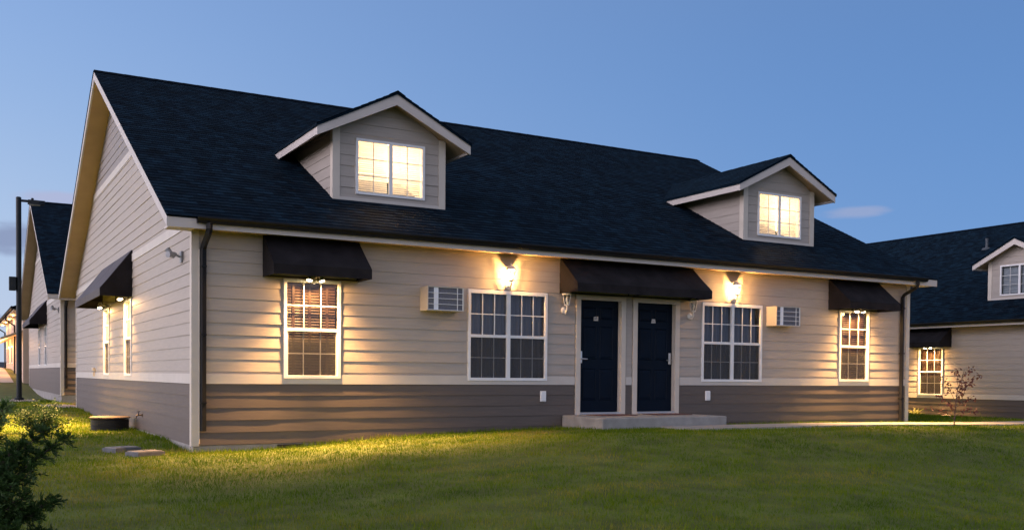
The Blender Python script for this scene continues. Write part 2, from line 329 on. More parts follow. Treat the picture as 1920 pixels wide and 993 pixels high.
# ------------------------------------------------------------------ ground
def sst(a, b, x):
    t = min(1, max(0, (x-a)/(b-a))); return t*t*(3-2*t)
def zg(x, y):
    z = -.50 + .25*sst(-.5, 6.2, x) - .07*sst(11, 17, x) - .25*sst(18.5, 23, x)
    if y > -1.2: z += (-.06*sst(-1.2, 0.2, y))*sst(1, 6, x)*(1-sst(15.6, 18, x))
    z -= .055*sst(-1.0, .1, y)*(1-sst(1.2, 3.2, x))*sst(-.6, .0, x)*(1-sst(.6, 2.0, y))
    left = 1-sst(-1, 1.5, x)
    z += left*(.05*sst(-1, 2.5, y)-.04*sst(3.5, 8, y)+.13*sst(9.5, 15, y)) 
    z += 1.2*sst(27, 52, y)*(1-sst(20, 60, x))
    if y < -2.5:
        d = -2.5-y; z -= .088*(d-1.2*(1-math.exp(-d/1.2)))*(1-.25*(1-sst(-1, 5, x))) if d < 14 else .088*12.8
    z -= .070*max(0, x-2.5)*sst(3.2, 9, -y)*(1 if x < 22 else 22/x)
    z += .06*math.exp(-((x-5.6)/2.6)**2-((y+3.4)/1.0)**2)
    z += .035*noise.noise((x*.22, y*.22, 3.1)) * (1 if y < -3 or x < -1 else .25)
    return z
def axis_vals(lo, hi, step, far, n):
    core = list(np.arange(lo, hi+1e-6, step)); g = np.geomspace(1, far, n)
    return sorted([lo-v for v in g]+core+[hi+v for v in g])
xs = axis_vals(-12, 40, .4, 1500, 22); ys = axis_vals(-18, 60, .4, 1500, 22)
mb = MB(); nx = len(xs)
mb.v = [(x, y, zg(x, y)) for y in ys for x in xs]
mb.f = [(j*nx+i, j*nx+i+1, (j+1)*nx+i+1, (j+1)*nx+i) for j in range(len(ys)-1) for i in range(nx-1)]
tag(mb.build('lawn', M_SOIL, smooth=True), 'gently sloping ground under the grass in front of and beside the houses', 'lawn', kind='structure')
mb = MB()
for k in range(60):
    a0, a1 = R(-25+k*2), R(-25+k*2+2)
    def hh(a): return 5.5+5*noise.noise((math.degrees(a)*.12, 1.7, 0))+2*noise.noise((math.degrees(a)*.5, 7, 0))
    p0 = Vector((math.sin(a0), math.cos(a0), 0))*900; p1 = Vector((math.sin(a1), math.cos(a1), 0))*900
    mb.quad([p0+Vector((0, 0, -4)), p1+Vector((0, 0, -4)), p1*1.06+Vector((0, 0, hh(a1)+1)), p0*1.06+Vector((0, 0, hh(a0)+1))])
    mb.quad([p0*1.06+Vector((0, 0, hh(a0)+1)), p1*1.06+Vector((0, 0, hh(a1)+1)), p1*1.3+Vector((0, 0, -4)), p0*1.3+Vector((0, 0, -4))])
tag(mb.build('hills', M_HILL), 'low dark blue hills on the far horizon', 'hills', kind='structure')
# sidewalk: follows the house front to the right, laid as slabs with joints
mb = MB(); SW0, SW1 = -2.25, -1.32
x = 7.6
while x < 34:
    w = 1.2
    for (a, b) in ((x+.006, x+w-.006),):
        p = [(a, SW0), (b, SW0), (b, SW1), (a, SW1)]
        zt = [zg(q[0], q[1])+.035 for q in p]; zm0 = (zt[0]+zt[3])/2; zm1 = (zt[1]+zt[2])/2
        tops = [(p[0][0], p[0][1], zm0), (p[1][0], p[1][1], zm1), (p[2][0], p[2][1], zm1), (p[3][0], p[3][1], zm0)]
        i = len(mb.v); mb.v += tops + [(q[0], q[1], q[2]-.12) for q in tops]
        mb.f += [(i, i+1, i+2, i+3), (i, i+4, i+5, i+1), (i+1, i+5, i+6, i+2), (i+2, i+6, i+7, i+3), (i+3, i+7, i+4, i)]
    x += w
tag(mb.build('sidewalk', M_CONC), 'narrow concrete sidewalk running from the door step past the house end', 'sidewalk', kind='structure')
mb = MB()
pts = [(-14, y) for y in np.linspace(37.5, 54, 18)]
for a, b in zip(pts[:-1], pts[1:]):
    mb.quad([(-16, a[1], zg(-16, a[1])+.02), (-.6, a[1], zg(-.6, a[1])+.02), (-.6, b[1], zg(-.6, b[1])+.02), (-16, b[1], zg(-16, b[1])+.02)])
tag(mb.build('driveway', mat('pale_driveway_concrete', (.45, .40, .35), .9, .1, 3)), 'pale concrete driveway lit orange in the far left distance', 'driveway', kind='structure')

# ------------------------------------------------------------------ window kinds (local: x along wall, -y outward, z up; origin at bottom centre)
def win_small(name, blind, screen=True, w=.915, h=1.527):
    mb = MB(); f = .048; d = .034; a = w/2
    mb.box(-a, -a+f, -d, .02, 0, h, .004); mb.box(a-f, a, -d, .02, 0, h, .004)
    mb.box(-a+f, a-f, -d, .02, 0, f, .004); mb.box(-a+f, a-f, -d, .02, h-f, h, .004)
    mid = h*.49
    mb.box(-a+f, a-f, -.018, .02, mid-.022, mid+.028, .004)               # meeting rail
    for sgn in (-1, 1): mb.box(sgn*(a-f)-.012-.012*sgn, sgn*(a-f)+.012-.012*sgn, -.010, .02, f, mid-.022)
    o = mb.build(name, M_WHITE)
    mb = MB()
    for k in (1, 2):
        xx = -a+f+(w-2*f)*k/3; mb.box(xx-.008, xx+.008, -.010, .004, mid+.028, h-f); mb.box(xx-.008, xx+.008, .010, .018, f, mid-.022)
    zu = (mid+.028+h-f)/2; zl = (f+mid-.022)/2
    mb.box(-a+f, a-f, -.009, .003, zu-.008, zu+.008); mb.box(-a+f, a-f, .011, .017, zl-.008, zl+.008)
    mb.build('muntins', M_WHITE, o)
    mb = MB(); mb.quad([(-a+f-.005, .0205, f-.005), (a-f+.005, .0205, f-.005), (a-f+.005, .0205, h-f+.005), (-a+f-.005, .0205, h-f+.005)]); mb.build('glass_pane', M_GLASS, o)
    if screen:
        mb = MB(); mb.quad([(-a+f, .003, f), (a-f, .003, f), (a-f, .003, mid-.02), (-a+f, .003, mid-.02)]); mb.build('insect_screen', M_SCREEN, o)
    mb = MB(); n = 30 if blind else 0
    if blind:
        z = h-f-.02
        while z > f+.04:
            
            p = [(.072, z-.014), (.076, z-.015), (.094, z+.017), (.090, z+.018)]
            mb.prism([(-a+f+.012, y, q) for y, q in p], (w-2*f-.024, 0, 0)); z -= .044
        for xx in (-.28, -.02, .26): mb.box(xx-.019, xx+.019, .066, .0685, f, h-f)
        mb.box(-a+f, a-f, .07, .11, h-f-.045, h-f+.01)
        mb.build('blind', blind, o)
    room(o, -a+f, a-f, f, h-f)
    return o
def room(o, x0, x1, z0, z1, dep=.5, m=None):
    mb = MB(); y0 = .024; e = .05
    x0 -= e; x1 += e; z0 -= e; z1 += e
    mb.quad([(x0, dep, z0), (x1, dep, z0), (x1, dep, z1), (x0, dep, z1)])
    mb.quad([(x0, y0, z0), (x0, dep, z0), (x0, dep, z1), (x0, y0, z1)]); mb.quad([(x1, y0, z0), (x1, dep, z0), (x1, dep, z1), (x1, y0, z1)])
    mb.quad([(x0, y0, z0), (x1, y0, z0), (x1, dep, z0), (x0, dep, z0)]); mb.quad([(x0, y0, z1), (x1, y0, z1), (x1, dep, z1), (x0, dep, z1)])
    mb.build('window_recess', m or M_DARK, o)
def win_double(name, w=1.57, h=1.545):
    mb = MB(); f = .05; d = .034; a = w/2; c = .036; mid = h*.49
    mb.box(-a, -a+f, -d, .02, 0, h, .004); mb.box(a-f, a, -d, .02, 0, h, .004)
    mb.box(-a+f, a-f, -d, .02, 0, f, .004); mb.box(-a+f, a-f, -d, .02, h-f-.015, h, .004)
    mb.box(-c, c, -d+.004, .02, f, h-f-.015, .004)
    for s0, s1 in ((-a+f, -c), (c, a-f)): mb.box(s0, s1, -.018, .02, mid-.022, mid+.028, .004)
    o = mb.build(name, M_WHITE)
    mb = MB()
    for s0, s1 in ((-a+f, -c), (c, a-f)):
        for k in (1, 2):
            xx = s0+(s1-s0)*k/3; mb.box(xx-.008, xx+.008, -.010, .004, mid+.028, h-f-.015); mb.box(xx-.006, xx+.006, .010, .018, f, mid-.022)
        zu = (mid+.028+h-f-.015)/2; zl = (f+mid-.022)/2
        mb.box(s0, s1, -.009, .003, zu-.008, zu+.008); mb.box(s0, s1, .011, .017, zl-.006, zl+.006)
    mb.build('muntins', M_WHITE, o)
    mb = MB()
    for s0, s1 in ((-a+f, -c), (c, a-f)): mb.quad([(s0-.005, .0205, f-.005), (s1+.005, .0205, f-.005), (s1+.005, .0205, h-f-.01), (s0-.005, .0205, h-f-.01)])
    mb.build('glass_pane', M_GLASS, o)
    mb = MB()
    for s0, s1 in ((-a+f, -c), (c, a-f)): mb.quad([(s0, .003, f), (s1, .003, f), (s1, .003, mid-.02), (s0, .003, mid-.02)])
    mb.build('insect_screen', M_SCREEN, o)
    mb = MB(); n = 90                                                       # pleated drape behind the glass
    for k in range(n):
        x0 = -a+f+(w-2*f)*k/n; x1 = -a+f+(w-2*f)*(k+1)/n
        y0 = .13+.022*math.sin(k*.9)+.01*math.sin(k*.37); y1 = .13+.022*math.sin((k+1)*.9)+.01*math.sin((k+1)*.37)
        mb.quad([(x0, y0, f), (x1, y1, f), (x1, y1, h-f), (x0, y0, h-f)])
    mb.build('curtain', M_DRAPE, o)
    room(o, -a+f, a-f, f, h-f)
    return o
W_BROWN = win_small('window', M_BLINDB); W_CREAM = win_small('window', M_BLINDW); W_BIG = win_double('window')
_used = {}
def put_window(proto, parent, M):
    o = proto if not _used.get(proto.name) else copy_tree(proto)
    _used[proto.name] = True
    o.parent = parent; o.matrix_local = M
    return o

# ------------------------------------------------------------------ house
S, OE, ORK, ZE, LEN, WID = .5035, .40, .436, 2.869, 15.6, 15.77
ZR = ZE + S*(WID/2+OE); BELT = .483; EXPO = .181; SB = -.43
def siding(parent, name, m, fn, s0, s1, z0, z1, openings=(), lim=None, phase=BELT, seed=0, nb=None):
    """lap boards: each course tilts out to a 13 mm butt at its lower edge and waves a little along its length"""
    mb = MB(); k0 = math.floor((z0-phase)/EXPO)
    k = k0
    while phase+k*EXPO < z1-1e-6:
        c0 = phase+k*EXPO; c1 = c0+EXPO
        cuts = sorted(set([max(c0, z0), min(c1, z1)]+[q for o in openings for q in (o[2], o[3]) if max(c0, z0) < q < min(c1, z1)]))
        for za, zb in zip(cuts[:-1], cuts[1:]):
            if zb-za < 1e-4: continue
            zm = (za+zb)/2
            iv = [(s0, s1)]
            for o in openings:
                if o[2] <= zm <= o[3]:
                    nv = []
                    for a, b in iv:
                        if o[1] <= a or o[0] >= b: nv.append((a, b))
                        else:
                            if o[0] > a: nv.append((a, o[0]))
                            if o[1] < b: nv.append((o[1], b))
                    iv = nv
            for a, b in iv:
                n = max(1, int((b-a)/.22))
                def cl(s, z):
                    if not lim: return s
                    lo, hi = lim(z); return min(max(s, lo), max(lo, hi))
                def dd(s, z):
                    t = (z-c0)/EXPO
                    w = .0138+.0055*noise.noise((s*.62, k*3.7+seed, 0))+.0025*noise.noise((s*1.7, k*5.1+seed, 4))
                    bi = math.floor((s+3.66*(.5+.5*math.sin(k*12.9898+seed*7.1)))/3.66); w += .0022*math.sin(bi*78.233+k*37.7+seed)
                    return .003+(w-.003)*(1-t)
                def zz(s, z): return z+(.0012*noise.noise((s*.8, k*2.3+seed, 9)) if z == c0 else 0)
                for j in range(n):
                    sa = a+(b-a)*j/n; sb = a+(b-a)*(j+1)/n
                    pa, pb, pc, pd = cl(sa, za), cl(sb, za), cl(sb, zb), cl(sa, zb)
                    if pb-pa < 1e-5 and pc-pd < 1e-5: continue
                    mb.quad([fn(pa, dd(pa, za), zz(pa, za)), fn(pb, dd(pb, za), zz(pb, za)), fn(pc, dd(pc, zb), zb), fn(pd, dd(pd, zb), zb)])
                    if abs(za-c0) < 1e-6: mb.quad([fn(pa, .002, zz(pa, za)), fn(pb, .002, zz(pb, za)), fn(pb, dd(pb, za), zz(pb, za)), fn(pa, dd(pa, za), zz(pa, za))])
        k += 1
    return mb.build(name, m, parent)
def intervals(s0, s1, cut):
    iv = [(s0, s1)]
    for c0, c1 in cut:
        nv = []
        for a, b in iv:
            if c1 <= a or c0 >= b: nv.append((a, b))
            else:
                if c0 > a: nv.append((a, c0))
                if c1 < b: nv.append((c1, b))
        iv = nv
    return iv
def roof_slope(mb, x0, x1, ya, za, yb, zb, dy):
    """stepped shingle courses from eave (ya,za) to ridge (yb,zb); dy = +1/-1 direction"""
    ln = math.hypot(yb-ya, zb-za); n = int(ln/.145)+1; ty, tz = (yb-ya)/ln, (zb-za)/ln; ny, nz = -tz*dy, abs(ty)
    nxs = 24; rnd = random.Random(3)
    for k in range(n):
        s0 = k*.145; s1 = min(ln, s0+.145); h0 = .008; h1 = .002
        P = lambda x, s, h: (x, ya+ty*s+ny*h, za+tz*s+nz*h)
        mb.quad([P(x0, s0, h0), P(x1, s0, h0), P(x1, s1, h1), P(x0, s1, h1)], [(x0, s0), (x1, s0), (x1, s1), (x0, s1)])
        mb.quad([P(x0, s0, 0), P(x1, s0, 0), P(x1, s0, h0), P(x0, s0, h0)], [(x0, s0), (x1, s0), (x1, s0+.001), (x0, s0+.001)])
    return
def house(name, label, M, x0=0., x1=LEN, front=(), doors=(), dormers=(), gable=(), gable_side=True, spouts=(), conduit=False, right_gable=True, base=-1.4):
    H = thing(name, label, 'house', M)
    F = lambda s, d, z: (s, -d, z)
    G = lambda s, d, z: (x0-d, s, z)
    ops = [(c-w/2, c+w/2, z0, z0+h) for (_, c, z0, w, h) in front]+[(a-.012, b+.012, SB-.2, 2.11) for a, b in doors]
    siding(H, 'front_siding', M_TAN, F, x0, x1, BELT+.145, ZE-.12, ops, seed=1)
    for a, b in intervals(x0, x1, [(o[0], o[1]) for o in ops if o[2] < BELT-.1]): siding(H, 'lower_front_siding', M_BRN, F, a, b, SB, BELT, (), seed=2)
    gops = [(c-w/2, c+w/2, z0, z0+h) for (_, c, z0, w, h) in gable]
    top = lambda y: ZE+S*(min(y, WID-y)+OE)-.12
    def lim(z):
        q = (z-(ZE-.12))/S-OE; return (max(0, q), min(WID, WID-q))
    siding(H, 'gable_siding', M_TAN, G, 0, WID, BELT+.145, 4.93, gops, lim, seed=3)
    siding(H, 'gable_peak_siding', M_PEAK, G, 0, WID, 4.93, ZR-.12, (), lim, seed=5)
    siding(H, 'lower_gable_siding', M_BRN, G, 0, WID, SB, BELT, gops, seed=4)
    mb = MB()                                                                # plain far walls and backing behind the boards
    mb.box(x0+.03, x1-.03, WID-.06, WID, SB, ZE-.1)
    if right_gable:
        mb.prism([(x1, 0.03, SB), (x1, WID, SB), (x1, WID, top(WID)), (x1, WID/2, top(WID/2)), (x1, 0.03, top(0.03))], (-.05, 0, 0))
    mb.build('rear_wall', M_TAN, H)
    # bands
    mb = MB()
    dcut = [(o[0], o[1]) for o in ops if o[2] < BELT-.1]
    for a, b in intervals(x0, x1, dcut):
        mb = MB(); prev = a
        for o in sorted(o for o in ops if BELT-.1 < o[2] < BELT+.145 and a < o[0] < b):
            mb.box(prev, o[0], -.021, .004, BELT-.002, BELT+.145); mb.box(o[0], o[1], -.021, .004, BELT-.002, o[2]-.001); prev = o[1]
        mb.box(prev, b, -.021, .004, BELT-.002, BELT+.145)
        mb.build('belt_band', M_BAND, H)
    mb = MB(); prev = 0.
    for o in sorted(gops):
        mb.box(x0-.021, x0+.004, prev, o[0], BELT-.002, BELT+.145); mb.box(x0-.021, x0+.004, o[0], o[1], BELT-.002, o[2]-.001); prev = o[1]
    mb.box(x0-.021, x0+.004, prev, WID, BELT-.002, BELT+.145); mb.build('belt_band', M_BAND, H)
    mb = MB(); mb.box(x0-.021, x0+.004, .02, WID-.02, 2.80, 2.945); mb.build('gable_band', M_BAND, H)
    mb = MB()
    q = lim(5.01); mb.prism([(x0-.021, q[0], 4.86), (x0-.021, q[1], 4.86), (x0-.021, q[1], 5.01), (x0-.021, q[0], 5.01)], (.02, 0, 0))
    mb.build('gable_band', M_BAND, H)
    # corner boards: an L wrapped round each front corner
    for cx_, sg in ((x0, -1), (x1, 1)):
        mb = MB(); mb.box(min(cx_+sg*.024, cx_-sg*.088), max(cx_+sg*.024, cx_-sg*.088), -.026, .0, SB-.01, ZE-.135, .004)
        mb.box(min(cx_+sg*.0245, cx_), max(cx_+sg*.0245, cx_), 0.0005, .09, SB-.01, ZE-.135)
        mb.build('corner_board', M_TRIM, H)
        mb = MB(); mb.box(min(cx_+sg*.022, cx_), max(cx_+sg*.022, cx_), WID-.09, WID+.022, SB-.01, ZE-.135); mb.build('corner_board', M_TRIM, H)
    mb = MB(); mb.box(x0+.012, x1-.012, -.004+.012, .15, base, SB+.02); mb.box(x0+.004, x0+.15, .16, WID-.02, base, SB+.02); mb.box(x1-.15, x1-.004, .16, WID-.02, base, SB+.02)
    mb.build('foundation', M_FOUND, H)
    # roof
    a, b = x0-ORK, x1+ORK
    mb = MB(); roof_slope(mb, a-.012, b+.012, -OE-.03, ZE-S*.03, WID/2, ZR, 1); roof_slope(mb, a-.012, b+.012, WID+OE+.03, ZE-S*.03, WID/2, ZR, -1)
    yy = [-OE, WID/2, WID+OE]; zz_ = [ZE, ZR, ZE]
    pr = [(a, -OE-.03, ZE-S*.03-.002), (a, WID/2, ZR-.002), (a, WID+OE+.03, ZE-S*.03-.002), (a, WID+OE, ZE-.03), (a, WID/2, ZR-.03), (a, -OE, ZE-.03)]
    mb.prism(pr, (b-a, 0, 0))
    R_ = mb.build('roof', M_SHING, H)
    mb = MB(); n = int((b-a)/.30)
    for k in range(n):                                                       # ridge caps
        xx = a+(b-a)*k/n; w = (b-a)/n*1.12
        for sg in (-1, 1):
            mb.prism([(xx, WID/2, ZR+.024), (xx, WID/2+sg*.15, ZR+.024-S*.15), (xx, WID/2+sg*.15, ZR+.010-S*.15), (xx, WID/2, ZR+.010)], (w, 0, -.004))
    mb.build('ridge_cap', M_SHING, R_)
    th = .185
    for xa, xb in ((a, a+.035), (b-.035, b)):
        mb = MB()
        for ya, yb in ((-OE, WID/2), (WID+OE, WID/2)):
            mb.prism([(xa, ya, ZE-.031), (xa, yb, ZR-.031), (xa, yb, ZR-.031-th+.02), (xa, ya, ZE-.031-th+.045)], (xb-xa, 0, 0))
        mb.build('rake_board', M_FASC, H)
    mb = MB()
    for xa, xb in ((a+.035, x0), (x1, b-.035)):
        for sg, ya, yb in ((1, -OE, WID/2), (-1, WID+OE, WID/2)):
            mb.prism([(xa, ya, ZE-.10), (xa, yb, ZR-.10), (xa, yb, ZR-.13), (xa, ya, ZE-.13)], (xb-xa, 0, 0))
    mb.box(x0+.001, x1-.001, -OE+.03, -.03, ZE-.145, ZE-.125)
    mb.build('soffit', M_SOFF, H)
    mb = MB(); mb.box(a+.0352, b-.0352, -OE-.002, -OE+.03, ZE-.172, ZE-.034)
    for xa, xb in ((a+.0352, x0-.03), (x1+.03, b-.0352)): mb.box(xa, xb, -OE+.031, 0, ZE-.165, ZE-.135)
    mb.build('fascia', M_FASC, H); mb = MB()
    mb.box(a+.0352, b-.0352, WID+OE-.03, WID+OE+.002, ZE-.172, ZE-.034)
    mb.build('fascia', M_FASC, H)
    ga, gb = x0-.03, x1+.03                                                  # K-style gutter
    mb = MB(); y0 = -OE-.004; prof = [(y0, ZE-.005), (y0, ZE-.095), (y0-.07, ZE-.095), (y0-.085, ZE-.06), (y0-.11, ZE-.03), (y0-.11, ZE-.008), (y0-.102, ZE-.008), (y0-.10, ZE-.03), (y0-.01, ZE-.085), (y0-.01, ZE-.005)]
    mb.prism([(ga, y, z) for y, z in prof], (gb-ga, 0, 0)); gut = mb.build('gutter', M_BLACK, H)
    for xs_, side in spouts:
        mb = MB(); bot = -.215 if side < 0 else -.40
        path = [(xs_, -OE-.055, ZE-.09), (xs_, -OE-.055, ZE-.17), (xs_, -OE-.03, ZE-.22), (xs_, -.10, 2.50), (xs_, -.062, 2.44), (xs_, -.062, bot)]
        if side > 0: path += [(xs_+.02, -.09, bot-.05), (xs_+.10, -.16, bot-.07)]
        mb.tube(path, .046, n=4); 
        for z in (2.2, 1.2, .2): mb.box(xs_-.042, xs_+.042, -.11, -.012, z-.012, z+.012)
        mb.build('downspout', M_BLACK, H)
    if conduit:
        mb = MB(); mb.tube([(x0+.085, -.035, 2.45), (x0+.085, -.035, -.40)], .010, n=6); mb.build('conduit', M_TRIM, H)
    for i, (proto, c, z0, w, h) in enumerate(front): put_window(proto, H, T(c, 0, z0))
    for (proto, c, z0, w, h) in gable: put_window(proto, H, T(x0, c, z0, -PI/2))
    for k, (da, db) in enumerate(doors): door(H, da, db, k)
    for (cx_, lit) in dormers: dormer(H, cx_, lit)
    return H
def door(H, a, b, k):
    D = .085; s0, s1 = a+.10, b-.10; zt = 2.03
    mb = MB(); mb.box(s0, s1, D, D+.045, -.012, zt)
    w = s1-s0
    for (px, pw) in ((.13, .33), (.54, .33)):
        for (z0, z1) in ((.20, .78), (.95, 1.55), (1.68, 1.90)):
            xa, xb = s0+px*w, s0+(px+pw)*w
            fr = [(xa, z0), (xb, z0), (xb, z1), (xa, z1)]; ins = .022
            fi = [(xa+ins, z0+ins), (xb-ins, z0+ins), (xb-ins, z1-ins), (xa+ins, z1-ins)]
            ij = .05; fj = [(xa+ij, z0+ij), (xb-ij, z0+ij), (xb-ij, z1-ij), (xa+ij, z1-ij)]
            ring = [[(x, D-.0012, z) for x, z in fr], [(x, D-.012, z) for x, z in [(xa+.010, z0+.010), (xb-.010, z0+.010), (xb-.010, z1-.010), (xa+.010, z1-.010)]], [(x, D-.002, z) for x, z in fi], [(x, D-.009, z) for x, z in fj]]
            for r0, r1 in zip(ring[:-1], ring[1:]):
                for j in range(4): mb.quad([r0[j], r0[(j+1) % 4], r1[(j+1) % 4], r1[j]])
            mb.quad(ring[-1])
    o = mb.build('door', M_DOOR, H)
    mb = MB()
    mb.box(a, s0+.004, -.03, .0, -.06, 2.105, .004); mb.box(s1-.004, b, -.03, .0, -.06, 2.105, .004); mb.box(s0+.004, s1-.004, -.0295, .0, 2.018, 2.105, .004)
    mb.box(a+.02, s0, .001, D+.05, -.06, 2.10); mb.box(s1, b-.02, .001, D+.05, -.06, 2.10); mb.box(s0, s1, .001, D+.05, zt+.004, 2.10)
    mb.build('door_frame', M_TRIM, o)
    mb = MB(); mb.box(s0, s1, -.03, D, -.058, -.016, .004); mb.build('threshold', M_CHROME, o)
    c = (s0+s1)/2-(.05 if k == 0 else .0)
    mb = MB(); mb.box(c-.050, c+.050, D-.007, D-.001, 1.652, 1.728, .002); pl = mb.build('number_plate', M_PLATE, o)
    mb = MB()
    for q in range(3): mb.box(c-.022+q*.016, c-.013+q*.016, D-.0085, D-.0072, 1.682, 1.699)
    mb.build('number', M_INK, o)
    hx = s0+.062 if k == 0 else s1-.062; sg = 1 if k == 0 else -1
    mb = MB(); mb.box(hx-.032, hx+.032, D-.030, D-.001, .875, 1.095, .008)
    mb.tube([(hx, D-.03, .955), (hx, D-.065, .955), (hx+sg*.03, D-.07, .955), (hx+sg*.115, D-.068, .953)], .010, n=8)
    mb.lathe([(.012, 0), (.012, .012)], (hx, D-.03, 1.055), (0, -1, 0), 10)
    mb.build('lock_handle', M_CHROME, o)
DW = 2.04
def dormer(H, cx_, lit):
    a, b = cx_-DW/2, cx_+DW/2; yf = 1.0; hz = 4.70; hw = 1.40; oh = .30; pk = hz+S*hw
    zr = lambda y: ZE+S*(y+OE)
    F = lambda s, d, z: (s, yf-d, z)
    w, z0, h = 1.275, 3.685, .94; wc = (2.872+4.15)/2-(2.485+4.526)/2+cx_
    def lim(z):
        q = max(0, (z-(hz+S*(hw-DW/2)-.13))/S); return (a+q, b-q)
    mb = MB(); mb.box(a+.05, b-.05, yf+1.5, yf+1.55, 4.1, 4.6); root = mb.build('dormer', M_DARK, H)
    siding(root, 'dormer_siding', M_TAN, F, a, b, zr(yf)-.02, pk-.13, [(wc-w/2, wc+w/2, z0, z0+h)], lim, phase=zr(yf)+.03, seed=7+cx_)
    yb = lambda z: (z-ZE)/S-OE
    topz = hz+S*(hw-DW/2)-.12
    for xx, sg in ((a, -1), (b, 1)):                                         # cheek walls: lap boards clipped by the roof
        G = lambda s, d, z, xx=xx, sg=sg: (xx+sg*d, s, z)
        siding(root, 'cheek_siding', M_TAN, G, yf, yf+3.2, zr(yf)-.02, topz, (), lambda z: (yf, max(yf, yb(z)+.06)), phase=zr(yf)+.03, seed=9+sg)
        mb = MB(); mb.box(min(xx+sg*.022, xx-sg*.105), max(xx+sg*.022, xx-sg*.105), yf-.024, yf, zr(yf)-.035, topz); mb.box(min(xx, xx+sg*.022), max(xx, xx+sg*.022), yf+.0005, yf+.10, zr(yf)-.035, topz)
        mb.build('dormer_corner_board', M_TRIM, root)
    mb = MB(); mb.box(a+.105, b-.105, yf-.022, yf, zr(yf)-.035, zr(yf)+.045); mb.build('base_trim', M_BAND, root)
    # roof planes running back into the main roof
    mb = MB()
    for sg in (-1, 1):
        xe, ze = cx_+sg*(hw+.02), hz-S*.02
        p = [(xe, yf-oh-.02, ze), (cx_, yf-oh-.02, pk), (cx_, yb(pk)+.05, pk), (xe, yb(ze)+.05, ze)]
        q = [(x, y, z-.03) for x, y, z in p]; ln = math.hypot(hw, hw*S)
        mb.quad([(x, y, z+.014) for x, y, z in p], [(p[0][1], 0), (p[1][1], ln), (p[2][1], ln), (p[3][1], 0)])
        for j in range(4):
            k = (j+1) % 4; mb.quad([(p[j][0], p[j][1], p[j][2]+.014), (p[k][0], p[k][1], p[k][2]+.014), q[k], q[j]])
        n = 11
        for c in range(n):                                                    # course butts
            t0, t1 = c/n, (c+1)/n
            P = lambda t, y, hh: (xe+(cx_-xe)*t, y, ze+(pk-ze)*t+hh)
            yb0, yb1 = yb(ze+(pk-ze)*t0)+.04, yb(ze+(pk-ze)*t1)+.04; yf_ = yf-oh-.025
            mb.quad([P(t0, yf_, .026), P(t1, yf_, .017), P(t1, yb1, .017), P(t0, yb0, .026)], [(yf_, t0*ln), (yf_, t1*ln), (yb1, t1*ln), (yb0, t0*ln)])
            mb.quad([P(t0, yf_, .014), P(t0, yf_, .026), P(t0, yb0, .026), P(t0, yb0, .014)])
    for k in range(10):
        y = yf-oh-.03+k*.37
        for sg in (-1, 1): mb.prism([(cx_, y, pk+.034), (cx_+sg*.14, y, pk+.030-S*.14), (cx_+sg*.14, y, pk+.016-S*.14), (cx_, y, pk+.018)], (0, .40, -.006))
    mb.build('dormer_roof', M_SHING, root)
    mb = MB()
    for sg in (-1, 1):
        xe = cx_+sg*hw; t = .035; y0 = yf-oh
        mb.prism([(cx_, y0, pk-.02), (xe, y0, hz-.02), (xe, y0, hz-.175), (cx_, y0, pk-.205)], (0, t, 0))
        mb.prism([(xe, y0+t, hz-.02), (xe, yb(hz)+.02, hz-.02), (xe, yb(hz-.16)+.0, hz-.165), (xe, y0+t, hz-.165)], (-sg*.03, 0, 0))
    mb.build('dormer_fascia', M_FASC, root)
    mb = MB()
    for sg in (-1, 1):
        xe = cx_+sg*(hw-.03)
        zs = hz+S*.03
        mb.quad([(cx_, yf-oh+.035, pk-.13), (xe, yf-oh+.035, zs-.13), (xe, yb(zs)-.1, zs-.13), (cx_, yb(pk)-.5, pk-.13)])
        mb.quad([(cx_, yf-oh+.035, pk-.10), (xe, yf-oh+.035, zs-.10), (xe, yb(zs)-.1, zs-.10), (cx_, yb(pk)-.5, pk-.10)])
    mb.build('dormer_soffit', M_SOFF, root)
    # window: two sliding sashes with blinds
    f = .045; W = []
    mb = MB(); x0, x1 = wc-w/2, wc+w/2; y0, y1 = yf-.034, yf+.02; z1 = z0+h
    mb.box(x0, x0+f, y0, y1, z0, z1, .004); mb.box(x1-f, x1, y0, y1, z0, z1, .004); mb.box(x0+f, x1-f, y0, y1, z0, z0+f, .004); mb.box(x0+f, x1-f, y0, y1, z1-f, z1, .004)
    mb.box(wc-.032, wc+.032, y0+.006, y1, z0+f, z1-f, .004)
    mb.build('window_frame', M_WHITE, root)
    mb = MB()
    for s0, s1 in ((x0+f, wc-.032), (wc+.032, x1-f)):
        mb.box((s0+s1)/2-.006, (s0+s1)/2+.006, yf-.008, yf+.004, z0+f, z1-f)
        for t in (1, 2): zz = z0+f+(h-2*f)*t/3; mb.box(s0, s1, yf-.0075, yf+.0035, zz-.006, zz+.006)
    mb.build('window_muntins', mat('muntin_vinyl', (.62, .60, .56), .4), root)
    mb = MB()
    for s0, s1 in ((x0+f, wc-.032), (wc+.032, x1-f)): mb.quad([(s0-.004, yf+.0215, z0+f-.004), (s1+.004, yf+.0215, z0+f-.004), (s1+.004, yf+.0215, z1-f+.004), (s0-.004, yf+.0215, z1-f+.004)])
    mb.build('window_glass', M_GLASS, root)
    mb = MB(); z = z1-f-.012; rr = random.Random(int(cx_*10))
    while z > z0+f+.01:
        for s0, s1 in ((x0+f+.006, wc-.036), (wc+.036, x1-f-.006)):
            zq = z+rr.uniform(-.002, .002); mb.quad([(s0, yf+.060, zq-.016), (s1, yf+.060, zq-.016), (s1, yf+.078, zq+.017), (s0, yf+.078, zq+.017)])
        z -= .0345
    mb.build('window_blind', M_LITB if lit else M_BLINDD, root)
    mb = MB(); q0, q1, e0, e1, y2, y3 = x0-.05, x1+.05, z0-.06, z1+.22, yf+.03, yf+1.2
